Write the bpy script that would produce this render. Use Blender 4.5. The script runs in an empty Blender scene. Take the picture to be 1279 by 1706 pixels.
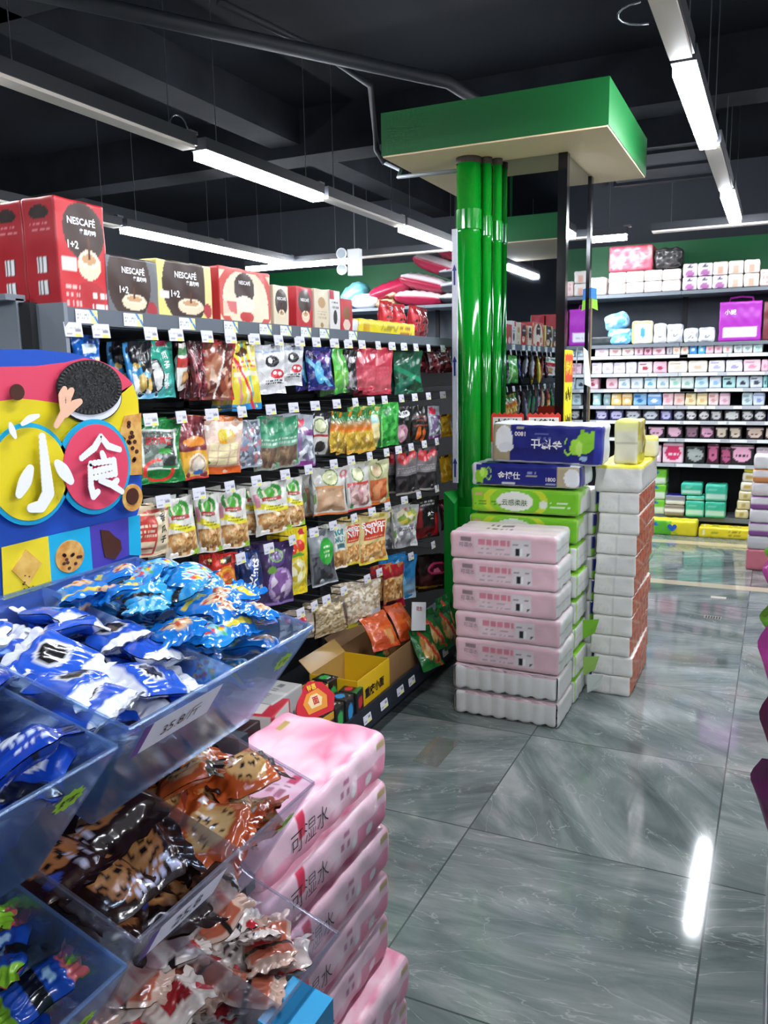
import bpy, math, random
import numpy as np
from mathutils import Matrix, Vector
SC = bpy.context.scene
COL = SC.collection
rnd = random.Random(7)
R = math.radians

# ---------------------------------------------------------------- camera, world, exposure
cam_d = bpy.data.cameras.new('camera')
cam = bpy.data.objects.new('camera', cam_d)
COL.objects.link(cam)
cam_d.sensor_fit = 'VERTICAL'
cam_d.sensor_height = 36.0
cam_d.lens = 1381.0 / 1706.0 * 36.0
cam_d.clip_start = 0.02
AX = [[0.9044873706321613, -0.05452992475653132, 0.4230000989042038],
      [0.4261316706465032, 0.1567751642196825, -0.890973258384286],
      [-0.017731205230871835, 0.9861277986092566, 0.1650380840022147]]
cam.matrix_world = Matrix([AX[0] + [0.0], AX[1] + [0.0], AX[2] + [1.5], [0, 0, 0, 1]])
SC.camera = cam
world = bpy.data.worlds.new('world')
SC.world = world
world.use_nodes = True
world.node_tree.nodes['Background'].inputs[0].default_value = (0.75, 0.85, 1.0, 1)
world.node_tree.nodes['Background'].inputs[1].default_value = 0.02
SC.view_settings.view_transform = 'Standard'
SC.view_settings.look = 'None'
SC.view_settings.exposure = 1.95
SC.view_settings.gamma = 1.0
TUBE = 26.0          # radiance of a lit tube

# ---------------------------------------------------------------- helpers
def lin(h):
    if not isinstance(h, str): return tuple(h)
    o = []
    for i in (0, 2, 4):
        c = int(h[i:i+2], 16) / 255.0
        o.append(c / 12.92 if c <= 0.04045 else ((c + 0.055) / 1.055) ** 2.4)
    return tuple(o)

MATS = {}
def plain(name, hexc, rough=0.5, metal=0.0, spec=0.5, emis=None, es=0.0):
    if name in MATS: return MATS[name]
    m = bpy.data.materials.new(name); m.use_nodes = True
    b = m.node_tree.nodes['Principled BSDF']
    b.inputs['Base Color'].default_value = (*lin(hexc), 1)
    b.inputs['Roughness'].default_value = rough
    b.inputs['Metallic'].default_value = metal
    b.inputs['Specular IOR Level'].default_value = spec
    if emis:
        b.inputs['Emission Color'].default_value = (*lin(emis), 1)
        b.inputs['Emission Strength'].default_value = es
    MATS[name] = m
    return m

def printed(name, rough=0.4, coat=0.0, bscale=60.0, bstr=0.0, spec=0.5):
    """surface whose print is stored per corner in the colour attribute"""
    if name in MATS: return MATS[name]
    m = bpy.data.materials.new(name); m.use_nodes = True
    nt = m.node_tree; b = nt.nodes['Principled BSDF']
    a = nt.nodes.new('ShaderNodeAttribute'); a.attribute_name = 'Col'
    nt.links.new(a.outputs['Color'], b.inputs['Base Color'])
    b.inputs['Roughness'].default_value = rough
    b.inputs['Specular IOR Level'].default_value = spec
    b.inputs['Coat Weight'].default_value = coat
    b.inputs['Coat Roughness'].default_value = 0.12
    if bstr > 0:
        tc = nt.nodes.new('ShaderNodeTexCoord')
        n = nt.nodes.new('ShaderNodeTexNoise'); n.inputs['Scale'].default_value = bscale
        n.inputs['Detail'].default_value = 3.0; n.inputs['Distortion'].default_value = 1.2
        bp = nt.nodes.new('ShaderNodeBump'); bp.inputs['Strength'].default_value = bstr
        bp.inputs['Distance'].default_value = 0.004
        nt.links.new(tc.outputs['Object'], n.inputs['Vector'])
        nt.links.new(n.outputs['Fac'], bp.inputs['Height'])
        nt.links.new(bp.outputs['Normal'], b.inputs['Normal'])
        nt.links.new(bp.outputs['Normal'], b.inputs['Coat Normal'])
    MATS[name] = m
    return m

FOIL = printed('printed_foil', 0.24, 0.5, 38, 0.9, 0.6)
CANDY = printed('candy_foil', 0.2, 0.7, 30, 0.3, 0.6)
FILM = printed('printed_film', 0.3, 0.6, 22, 0.7, 0.6)
WRAP = printed('tissue_wrap', 0.38, 0.25, 16, 0.45)
CARD = printed('printed_card', 0.38, 0.15, 10, 0.0)
PAPER = printed('printed_paper', 0.6, 0.0, 10, 0.0)

class M:
    """collects faces; every corner may carry a print colour"""
    def __init__(s): s.v = []; s.f = []; s.c = []; s.n = 0
    def grid(s, P, col, nu=1, nv=1, flip=False):
        u = np.linspace(0, 1, nu + 1); v = np.linspace(0, 1, nv + 1)
        U, V = np.meshgrid(u, v)
        pts = np.stack(np.broadcast_arrays(*P(U, V)), -1).reshape(-1, 3).astype(float)
        if isinstance(col, np.ndarray): cc = col.reshape(-1, 3)
        else: cc = np.tile(np.array(lin(col)), (len(pts), 1))
        i = np.arange(nv)[:, None] * (nu + 1) + np.arange(nu)[None, :]
        q = np.stack([i, i + 1, i + nu + 2, i + nu + 1], -1).reshape(-1, 4)
        if flip: q = q[:, ::-1]
        s.f.append(q + s.n); s.c.append(cc[q]); s.v.append(pts); s.n += len(pts)
        return s
    def poly(s, pts, faces, col='ffffff'):
        pts = np.array(pts, float); c = np.array(lin(col))
        s.v.append(pts)
        for f in faces:
            s.f.append(np.array([f]) + s.n); s.c.append(np.tile(c, (1, len(f), 1)))
        s.n += len(pts)
        return s
    def box(s, x0, y0, z0, x1, y1, z1, col='ffffff'):
        p = [(x, y, z) for z in (z0, z1) for y in (y0, y1) for x in (x0, x1)]
        return s.poly(p, [(0, 2, 3, 1), (4, 5, 7, 6), (0, 1, 5, 4), (2, 6, 7, 3), (0, 4, 6, 2), (1, 3, 7, 5)], col)
    def slab(s, a, b, c, d, t, col='ffffff'):
        a, b, c, d = map(Vector, (a, b, c, d))
        n = (b - a).cross(d - a).normalized() * t
        p = [tuple(q) for q in (a, b, c, d)] + [tuple(q + n) for q in (a, b, c, d)]
        return s.poly(p, [(3, 2, 1, 0), (4, 5, 6, 7), (0, 1, 5, 4), (1, 2, 6, 5), (2, 3, 7, 6), (3, 0, 4, 7)], col)
    def tube(s, pts, r, n=10, col='ffffff'):
        pts = [Vector(p) for p in pts]; k = len(pts); ring = []
        for i, p in enumerate(pts):
            t = (pts[min(i + 1, k - 1)] - pts[max(i - 1, 0)]).normalized()
            a = t.cross(Vector((0, 0, 1)) if abs(t.z) < .9 else Vector((1, 0, 0))).normalized(); b = t.cross(a)
            rr = r[i] if isinstance(r, (list, tuple)) else r
            ring += [tuple(p + (a * math.cos(2 * math.pi * j / n) + b * math.sin(2 * math.pi * j / n)) * rr) for j in range(n)]
        f = [(i * n + j, i * n + (j + 1) % n, (i + 1) * n + (j + 1) % n, (i + 1) * n + j) for i in range(k - 1) for j in range(n)]
        f += [tuple(range(n - 1, -1, -1)), tuple((k - 1) * n + j for j in range(n))]
        return s.poly(ring, f, col)
    def prism(s, pts, axis, d0, d1, col='ffffff'):
        """outline (a, b) extruded along axis between d0 and d1"""
        def mk(a, b, d): return {'x': (d, a, b), 'y': (a, d, b), 'z': (a, b, d)}[axis]
        n = len(pts)
        p = [mk(a, b, d0) for a, b in pts] + [mk(a, b, d1) for a, b in pts]
        f = [tuple(range(n - 1, -1, -1)), tuple(range(n, 2 * n))] + [(i, (i + 1) % n, n + (i + 1) % n, n + i) for i in range(n)]
        return s.poly(p, f, col)
    def mesh(s, name, mat, smooth=False, merge=True):
        V = np.concatenate(s.v)
        groups = [np.atleast_2d(f) for f in s.f]
        tot = np.concatenate([np.full(len(g), g.shape[1]) for g in groups])
        idx = np.concatenate([g.reshape(-1) for g in groups])
        cols = np.concatenate([c.reshape(-1, 3) for c in s.c])
        if merge:
            key = np.round(V * 20000).astype(np.int64)
            _, first, inv = np.unique(key, axis=0, return_index=True, return_inverse=True)
            V = V[first]; idx = inv.reshape(-1)[idx]
        me = bpy.data.meshes.new(name)
        me.vertices.add(len(V)); me.vertices.foreach_set('co', V.reshape(-1))
        me.loops.add(len(idx)); me.loops.foreach_set('vertex_index', idx.astype(np.int32))
        me.polygons.add(len(tot))
        me.polygons.foreach_set('loop_start', np.concatenate([[0], np.cumsum(tot)[:-1]]).astype(np.int32))
        me.polygons.foreach_set('loop_total', tot.astype(np.int32))
        me.polygons.foreach_set('use_smooth', np.full(len(tot), smooth))
        me.update(calc_edges=True)
        if True:
            at = me.color_attributes.new('Col', 'FLOAT_COLOR', 'CORNER')
            at.data.foreach_set('color', np.concatenate([cols, np.ones((len(cols), 1))], 1).reshape(-1).astype(np.float32))
        me.materials.append(mat)
        me.validate(clean_customdata=False)
        return me
    def obj(s, name, mat, parent=None, smooth=False, merge=True):
        return link(name, s.mesh(name, mat, smooth, merge), parent)

def link(name, data, parent=None):
    o = bpy.data.objects.new(name, data); COL.objects.link(o)
    if parent: o.parent = parent
    return o
def tag(o, label=None, cat=None, group=None, kind=None):
    if label: o['label'] = label
    if cat: o['category'] = cat
    if group: o['group'] = group
    if kind: o['kind'] = kind
    return o
def empty(name, label, cat, loc=(0, 0, 0), rz=0, group=None):
    o = bpy.data.objects.new(name, None); COL.objects.link(o)
    o.location = loc; o.rotation_euler = (0, 0, rz); o.empty_display_size = .05
    return tag(o, label, cat, group)
def dup(root, label, loc=None, rot=None, group=None, subs=None):
    c = root.copy(); COL.objects.link(c)
    for ch in subs if subs is not None else [x for x in root.children]:
        d = ch.copy(); COL.objects.link(d); d.parent = c
    if loc is not None: c.location = loc
    if rot is not None: c.rotation_euler = rot
    c['label'] = label
    if group: c['group'] = group
    return c

# ---------------------------------------------------------------- print canvas
class Cv:
    def __init__(s, nu, nv, bg):
        s.nu, s.nv = nu, nv
        s.U, s.V = np.meshgrid(np.linspace(0, 1, nu + 1), np.linspace(0, 1, nv + 1))
        s.a = np.tile(np.array(lin(bg)), (nv + 1, nu + 1, 1))
    def put(s, m, c): s.a[m] = np.array(lin(c)); return s
    def draw(s, ops):
        U, V = s.U, s.V
        for o in ops:
            k = o[0]
            if k == 'r': s.put((U >= o[1]) & (V >= o[2]) & (U <= o[3]) & (V <= o[4]), o[5])
            elif k == 'e': s.put(((U - o[1]) / o[3]) ** 2 + ((V - o[2]) / o[4]) ** 2 <= 1, o[5])
            elif k == 'o':
                d = ((U - o[1]) / o[3]) ** 2 + ((V - o[2]) / o[4]) ** 2
                s.put((d <= 1) & (d >= .62), o[5])
            elif k in 'sS':   # speckle region (S = ellipse)
                g = np.random.RandomState(o[6]); n = o[7]
                if k == 's': m = (U >= o[1]) & (V >= o[2]) & (U <= o[3]) & (V <= o[4])
                else: m = ((U - o[1]) / o[3]) ** 2 + ((V - o[2]) / o[4]) ** 2 <= 1
                P = g.rand(n, 2)
                cols = np.array([lin(c) for c in o[5]])
                d = (U[..., None] - P[:, 0]) ** 2 + (V[..., None] - P[:, 1]) ** 2 * 1.8
                ix = d.argmin(-1) % len(cols)
                s.a[m] = cols[ix][m]
            elif k == 'd':    # chips scattered in an ellipse
                g = np.random.RandomState(o[6])
                for i in range(o[7]):
                    t, r = g.rand() * 6.28, g.rand() ** .5 * .85
                    cx, cy = o[1] + o[3] * r * math.cos(t), o[2] + o[4] * r * math.sin(t)
                    s.put(((U - cx) / o[8]) ** 2 + ((V - cy) / (o[8] * o[9])) ** 2 <= 1, o[5])
            elif k == 'l':    # slanted band
                m = np.abs((U - o[1]) * math.cos(o[3]) + (V - o[2]) * math.sin(o[3])) < o[4]
                s.put(m, o[5])
            elif k == 'z':    # zigzag edges
                f = (np.floor(V * o[1]) % 2) == 0
                s.put(f & ((U < o[2]) | (U > 1 - o[2])), o[3])
            elif k == 'w':    # rows of small print
                rows = np.floor((V - o[2]) / (o[4] - o[2]) * o[6])
                g = np.random.RandomState(3).rand(64, 64)
                ci = (U * 40).astype(int) % 64
                m = (U >= o[1]) & (V >= o[2]) & (U <= o[3]) & (V <= o[4]) & (rows % 2 == 0) & (g[rows.astype(int) % 64, ci] > .35)
                s.put(m, o[5])
            elif k == 'b':    # bar code
                g = np.random.RandomState(5).rand(200)
                m = (U >= o[1]) & (V >= o[2]) & (U <= o[3]) & (V <= o[4])
                s.put(m, 'f4f4f4'); s.put(m & (g[(U * s.nu + .5).astype(int) % 200] > .45), '22242a')
            elif k == 'v':    # soft vertical blend between two inks
                c0, c1 = np.array(lin(o[5])), np.array(lin(o[6]))
                m = (U >= o[1]) & (V >= o[2]) & (U <= o[3]) & (V <= o[4])
                t = np.clip((V - o[2]) / (o[4] - o[2]), 0, 1)[..., None]
                s.a[m] = (c0 * (1 - t) + c1 * t)[m]
            elif k == 'p':    # petals: soft flower blotches
                g = np.random.RandomState(o[2])
                for i in range(o[1]):
                    cx, cy, r = g.rand(), g.rand(), o[4] * (.5 + g.rand())
                    ang = np.arctan2(V - cy, U - cx); d = np.hypot(U - cx, (V - cy) * o[5])
                    w = np.clip(1 - d / (r * (.7 + .3 * np.cos(5 * ang + i))), 0, 1)[..., None] * .75
                    s.a = s.a * (1 - w) + np.array(lin(o[3][i % len(o[3])])) * w
        return s.a

# ---------------------------------------------------------------- lettering
TXT = {}
def text_geo(t, bold=0.0):
    k = (t, bold)
    if k not in TXT:
        cu = bpy.data.curves.new('lettering', 'FONT'); cu.body = t
        cu.resolution_u = 2; cu.fill_mode = 'BOTH' if hasattr(cu, 'fill_mode') else cu.fill_mode
        cu.offset = bold; cu.align_x = 'LEFT'
        o = bpy.data.objects.new('lettering', cu); COL.objects.link(o)
        me = bpy.data.meshes.new_from_object(o)
        v = np.array([x.co[:] for x in me.vertices]); f = [tuple(p.vertices) for p in me.polygons]
        bpy.data.objects.remove(o); bpy.data.meshes.remove(me)
        lo, hi = v.min(0), v.max(0)
        h = hi[1] - lo[1]
        v = (v[:, :2] - (lo[:2] + hi[:2]) / 2) / h
        TXT[k] = (v, f, (hi[0] - lo[0]) / h)
    return TXT[k]
def letter(parent, t, fn, size, mat, bold=0.02, rot=0.0, name='lettering', sx=1.0):
    v, f, _ = text_geo(t, bold)
    c, s_ = math.cos(rot), math.sin(rot)
    x = v[:, 0] * size * sx; y = v[:, 1] * size
    x, y = x * c - y * s_, x * s_ + y * c
    P = np.stack(np.broadcast_arrays(*fn(x, y)), -1)
    m = M(); m.poly(P, f)
    # normalise faces of different sizes
    return m.obj(name, mat, parent, merge=False)
WHITE = plain('ink_white', 'f4f4f2', .4); BLACK = plain('ink_black', '18181a', .4); RED = plain('ink_red', 'c8202c', .4)
GREY = plain('ink_grey', '8c8890', .5); CYANI = plain('ink_cyan', '30b0d8', .4); GREEN_I = plain('ink_green', '1d8a3c', .4)
NAVY = plain('ink_navy', '1c2878', .4); PINK_I = plain('ink_pink', 'd0789a', .4); MAROON = plain('ink_maroon', '8a2038', .4)

# ---------------------------------------------------------------- bag, box and pack shapes
def bag_fn(w, h, t, seed, side=-1, off=0.0):
    g = random.Random(seed); ph = [g.uniform(0, 6.28) for _ in range(6)]
    def f(U, V):
        b = np.clip((V - .05) / .2, 0, 1); b = b * b * (3 - 2 * b)
        tp = np.clip((.93 - V) / .3, 0, 1); tp = tp * tp * (3 - 2 * tp)
        pr = b * tp
        e = np.clip(4 * U * (1 - U), 0, 1) ** .5
        d = t / 2 * pr * e + (.0022 * np.sin(11 * U + 5 * V + ph[0]) + .0016 * np.sin(23 * V - 9 * U + ph[1]) + .001 * np.sin(31 * U + ph[2])) * np.clip(e * 1.4, 0, 1) * np.clip(V * 12, 0, 1)
        wave = .004 * np.sin(6 * V + ph[3]) * w / .12
        x = (U - .5) * w * (1 - .08 * pr) + wave * .5
        y = side * (d + off + .0007) + .005 * np.sin(4 * V + ph[4])
        z = -(1 - V) * h + .0015 * np.sin(9 * U + ph[5])
        return x, y, z
    return f
def bag(name, w, h, t, art, mat, seed=1, nu=40, nv=58, back=None):
    back = back or art[0]
    c = Cv(nu, nv, art[0]).draw([o for o in art[1:] if o[0] != 'T'])
    m = M()
    m.grid(bag_fn(w, h, t, seed), c, nu, nv)
    m.grid(bag_fn(w, h, t * .9, seed, 1), back, nu, nv, flip=True)
    o = m.obj(name, mat, None, True)
    fn = bag_fn(w, h, t, seed, -1, .0012)
    for op in art[1:]:
        if op[0] == 'T':
            _, s, cu, cv, hh, mt = op[:6]
            rot = op[6] if len(op) > 6 else 0
            ln = letter(o, s, lambda x, y, cu=cu, cv=cv: fn(cu + x / w, cv + y / h), hh * h, mt, .03, rot)
    return o

def pack_mesh(name, hx, hy, hz, r, art, mat, cell=.012, rib=None, wr=.0015, seed=1):
    """soft rounded block centred on x,y with its foot at z=0. art: face -> (bg, ops...)"""
    g = random.Random(seed); ph = [g.uniform(0, 6.28) for _ in range(4)]
    faces = {'front': ((1, 0, 0), (0, 0, 1), (0, -1, 0)), 'back': ((-1, 0, 0), (0, 0, 1), (0, 1, 0)),
             'right': ((0, 1, 0), (0, 0, 1), (1, 0, 0)), 'left': ((0, -1, 0), (0, 0, 1), (-1, 0, 0)),
             'top': ((1, 0, 0), (0, 1, 0), (0, 0, 1)), 'bottom': ((-1, 0, 0), (0, 1, 0), (0, 0, -1))}
    H = np.array([hx, hy, hz]); m = M()
    for k, (a, b, n) in faces.items():
        a, b, n = map(np.array, (a, b, n))
        la, lb = 2 * abs(a @ H), 2 * abs(b @ H)
        nu, nv = max(2, min(90, int(la / cell))), max(2, min(60, int(lb / cell)))
        A = art.get(k, art['all'])
        c = Cv(nu, nv, A[0]).draw(A[1:])
        def P(U, V, a=a, b=b, n=n, k=k):
            p = ((U[..., None] * 2 - 1) * a + (V[..., None] * 2 - 1) * b + n) * H
            inn = np.clip(p, -(H - r), H - r); d = p - inn
            L = np.linalg.norm(d, axis=-1, keepdims=True); dn = d / np.maximum(L, 1e-9)
            q = inn + dn * r
            w_ = wr * (np.sin(p[..., 0] * 70 + ph[0]) * np.sin(p[..., 2] * 60 + ph[1]) + np.sin(p[..., 1] * 75 + p[..., 2] * 40 + ph[2]))
            if rib and k in rib[0]:
                ax = 0 if k in ('front', 'back') else 1
                w_ = w_ - rib[2] * (1 - np.abs(np.sin((p[..., ax] / (2 * H[ax]) + .5) * math.pi * rib[1])) ** .9)
            q = q + dn * w_[..., None]
            q[..., 2] += H[2]
            return q[..., 0], q[..., 1], q[..., 2]
        m.grid(P, c, nu, nv)
    return m.mesh(name, mat, True)

def wrapper_mesh(name, L, W, T, art, mat, seed=1, nu=38, nv=20, back=None):
    g = random.Random(seed); ph = [g.uniform(0, 6.28) for _ in range(5)]
    def fn(side):
        def f(U, V):
            x = (U - .5) * 2
            body = np.clip((.78 - np.abs(x)) / .25, 0, 1); body = body * body * (3 - 2 * body)
            wv = W * (.5 + .06 * body + .1 * np.clip((np.abs(x) - .8) / .2, 0, 1))
            e = np.clip(4 * V * (1 - V), 0, 1) ** .55
            z = side * T / 2 * body * e + (1 - body) * .0014 * np.sin(V * 30 + ph[0]) + .0012 * np.sin(15 * U + 9 * V + ph[1]) * side * e + .0009 * np.sin(31 * V - 12 * U + ph[2]) * side * e * body
            z = z + .006 * np.sin(3 * x + ph[2])
            z = z + side * .0006
            yy = (V - .5) * 2 * wv * (1 - .13 * (np.abs(np.abs(x) - .74) < .08)) + .003 * np.sin(5 * x + ph[3])
            return x * L / 2 + .002 * np.sin(V * 20 + ph[4]) * np.abs(x), yy, z
        return f
    c = Cv(nu, nv, art[0]).draw(art[1:])
    m = M(); m.grid(fn(1), c, nu, nv); m.grid(fn(-1), c[:, ::-1].copy() if back is None else back, nu, nv, flip=True)
    return m.mesh(name, mat, True)
BAGS=[
(1.656, 1.599, 0.078, 0.113, 20, 'blue_salt', 'blue snack bag, first on the top row behind the display board', 0),
(1.849, 1.588, 0.082, 0.16, 30, 'seed_blue', 'black and blue sunflower seed bag leaning beside the teal bag', 1),
(1.93, 1.593, 0.119, 0.164, 12, 'seed_teal', 'teal sunflower seed bag with dark red title bar', 1),
(2.046, 1.589, 0.198, 0.138, -30, 'nut_white', 'narrow white, green and red packet right of the teal bag', 0),
(2.109, 1.596, 0.059, 0.171, 10, 'dark_red', 'dark red see-through bag beside the striped date bag', 1),
(2.228, 1.602, 0.125, 0.189, 20, 'date_zigzag', 'clear bag of brown dates with red and white zigzag edges', 1),
(2.346, 1.603, 0.13, 0.23, 15, 'yellow_stick', 'yellow bag of pink and white candy sticks', 1),
(2.517, 1.594, 0.137, 0.171, 20, 'panda', 'white bag with a black and red emblem, left one of two', 1),
(2.668, 1.604, 0.118, 0.155, 20, 'panda', 'white bag with a black and red emblem, right one of two', 1),
(2.876, 1.594, 0.13, 0.167, 25, 'blue_star', 'dark blue bag with pale blue figure shape', 1),
(3.043, 1.592, 0.207, 0.182, -10, 'green_slim', 'bright green slim bag on the top peg row', 1),
(3.137, 1.586, 0.095, 0.166, 10, 'black_silver', 'black and silver bag beside the slim green bag', 1),
(3.271, 1.596, 0.133, 0.18, 25, 'red_pink', 'pinkish red bag, behind its twin on the top peg row', 0),
(3.416, 1.601, 0.168, 0.208, 25, 'red_pink', 'pinkish red bag with shiny folds, in front of its twin', 1),
(3.742, 1.589, 0.187, 0.201, 25, 'dark_green', 'dark green bag on the top peg row', 2),
(4.164, 1.619, 0.197, 0.134, 20, 'dark_red', 'dark red clear bag hanging next to the green drain pipe', 1),
(1.916, 1.369, 0.168, 0.188, 14, 'laver', 'green framed laver bag with red curved ribbon', 1),
(2.064, 1.368, 0.116, 0.194, 10, 'noodle_red', 'dark red and yellow noodle snack bag beside the laver bag', 1),
(2.213, 1.359, 0.195, 0.186, 14, 'mango', 'orange edged mango rice cake bag with nine white squares', 1),
(2.361, 1.339, 0.115, 0.163, 18, 'clear_candy', 'clear bag of silver wrapped candies', 1),
(2.482, 1.335, 0.106, 0.182, 20, 'green_jerky', 'clear bag with green header and brown jerky, behind its twin', 0),
(2.598, 1.337, 0.128, 0.188, 20, 'green_jerky', 'clear bag with green header and brown jerky, in front of its twin', 1),
(2.71, 1.34, 0.142, 0.195, 22, 'purple_clear', 'clear bag with red cap and purple edge strip', 1),
(2.861, 1.341, 0.138, 0.175, 15, 'prune', 'white and black dried prune bag with round lemon slice print', 1),
(2.983, 1.339, 0.123, 0.165, -5, 'corn', 'orange and yellow slim snack packet, first of four', 0),
(3.056, 1.331, 0.129, 0.172, -5, 'corn', 'orange and yellow slim snack packet, second of four', 0),
(3.146, 1.331, 0.14, 0.178, 0, 'corn', 'orange and yellow slim snack packet, third of four', 0),
(3.24, 1.331, 0.132, 0.182, 10, 'corn', 'orange and yellow slim snack packet, fourth of four', 0),
(3.319, 1.343, 0.148, 0.18, 20, 'corn_green', 'yellow snack bag with green top edge beside the four slim packets', 1),
(3.47, 1.353, 0.172, 0.198, 20, 'green_leaf', 'leaf green snack bag on the second peg row', 1),
(3.651, 1.328, 0.134, 0.181, 25, 'garlic', 'black bag with white oval title and pink garlic picture', 1),
(3.879, 1.323, 0.134, 0.187, 20, 'carrot', 'black bag with orange carrot picture', 1),
(4.071, 1.315, 0.126, 0.173, 10, 'purple_clear', 'silver and purple sliver of bag next to the yellow bag', 0),
(4.211, 1.263, 0.143, 0.122, 20, 'yellow_gold', 'golden yellow bag on the second row beside the pipe', 0),
(1.858, 1.123, 0.127, 0.154, 14, 'seed_paper', 'cream and red paper melon seed bag beside the display board', 1),
(1.981, 1.126, 0.12, 0.184, 18, 'nut_arch', 'nut bag with green arch emblem, first and broadest of five', 1),
(2.126, 1.116, 0.083, 0.189, 40, 'nut_arch', 'nut bag with green arch emblem, second of five', 1),
(2.259, 1.113, 0.112, 0.198, 30, 'nut_arch', 'nut bag with green arch emblem, third of five', 2),
(2.487, 1.112, 0.154, 0.188, 25, 'nut_arch', 'nut bag with green arch emblem, fourth of five', 1),
(2.642, 1.11, 0.109, 0.185, 20, 'nut_arch', 'nut bag with green arch emblem, fifth of five', 0),
(2.792, 1.116, 0.05, 0.184, -35, 'silver_slim', 'silver bag turned edge on beside the sausage bags', 1),
(2.941, 1.115, 0.186, 0.194, 22, 'melon_tan', 'dried fruit bag with cucumber slice print and tan centre', 1),
(3.171, 1.103, 0.144, 0.199, 22, 'melon_pink', 'dried fruit bag with cucumber slice print and pink shreds', 0),
(3.373, 1.097, 0.144, 0.203, 22, 'melon_orange', 'dried fruit bag with cucumber slice print and orange centre', 1),
(3.698, 1.122, 0.146, 0.224, 30, 'apple_black', 'grey and black hawthorn bag with two red apples, left of pair', 1),
(3.962, 1.11, 0.157, 0.224, 30, 'apple_black', 'grey and black hawthorn bag with two red apples, right of pair', 0),
(4.245, 1.039, 0.105, 0.146, 20, 'yellow_gold', 'yellow rounded snack pack on the third row by the pipe', 0),
(2.202, 0.908, 0.107, 0.114, 14, 'spicy_red', 'red and orange spicy snack bag just above the blue bin', 1),
(2.342, 0.885, 0.091, 0.163, 25, 'mint_blue', 'navy blue mint candy bag with white lettering', 1),
(2.521, 0.885, 0.157, 0.236, 20, 'purple_oval', 'purple candy bag with lilac oval window', 1),
(2.637, 0.918, 0.143, 0.263, 14, 'cherry', 'yellow gummy bag with two red cherries', 1),
(2.843, 0.872, 0.135, 0.225, 22, 'seed_dark', 'grey sunflower seed bag with green oval label', 1),
(2.993, 0.87, 0.09, 0.188, 18, 'nut_teal', 'white nut bag with teal lettering beside the grey seed bag', 1),
(3.119, 0.874, 0.101, 0.204, 18, 'nut_orange', 'orange lettered peanut bag, left one of two', 1),
(3.321, 0.862, 0.189, 0.226, 18, 'nut_orange', 'orange lettered peanut bag, right one of two', 1),
(3.532, 0.834, 0.05, 0.174, -30, 'silver_slim', 'silver bag turned edge on beside the peanut bags', 0),
(3.696, 0.843, 0.166, 0.21, 25, 'silver_floral', 'silver bag with yellow and red floral top', 1),
(3.956, 0.848, 0.188, 0.223, 25, 'black_red', 'black and red spicy snack bag on the fourth peg row', 1),
(4.241, 0.797, 0.107, 0.169, 20, 'dark_red', 'dark red bag end on the fourth row by the pipe', 0),
(2.68, 0.578, 0.114, 0.114, 20, 'bean_red', 'clear bean bag with red emblem on the lowest peg row', 1),
(2.908, 0.569, 0.179, 0.15, 22, 'bean_tan', 'clear bag of tan beans on the lowest peg row', 1),
(3.21, 0.57, 0.215, 0.197, 22, 'bean_white', 'clear bag of white speckled beans with grey price sticker', 1),
(3.521, 0.584, 0.136, 0.23, 25, 'bean_orange', 'clear bag of orange beans with red top and red foot', 1),
(3.644, 0.6, 0.173, 0.224, 35, 'sky_blue', 'sky blue bag beside the orange beans', 1),
(4.073, 0.516, 0.236, 0.193, 30, 'dark_oval', 'dark bag with pink oval emblem on the lowest peg row', 1),
]
HOOKS=[
(1.615,[1.578, 1.672, 1.863, 1.971, 2.118, 2.24, 2.372, 2.524, 2.666, 2.789, 2.931, 3.048, 3.173, 3.33, 3.474, 3.608, 3.751, 3.911, 4.109]),
(1.377,[1.84, 1.974, 2.122, 2.284, 2.457, 2.608, 2.765, 2.937, 3.1, 3.247, 3.387, 3.572, 3.729, 3.905, 4.105]),
(1.14,[1.872, 2.038, 2.197, 2.35, 2.534, 2.7, 2.899, 3.049, 3.224, 3.397, 3.529, 3.677, 3.844, 4.015]),
(0.893,[2.238, 2.409, 2.566, 2.725, 2.879, 3.064, 3.237, 3.4, 3.59, 3.767, 4.01]),
(0.603,[2.607, 2.711, 2.807, 2.956, 3.175, 3.298, 3.66, 3.953]),
]
BASETAGS=[2.797, 2.954, 3.119, 3.244, 3.488, 3.662, 2.612]
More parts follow.
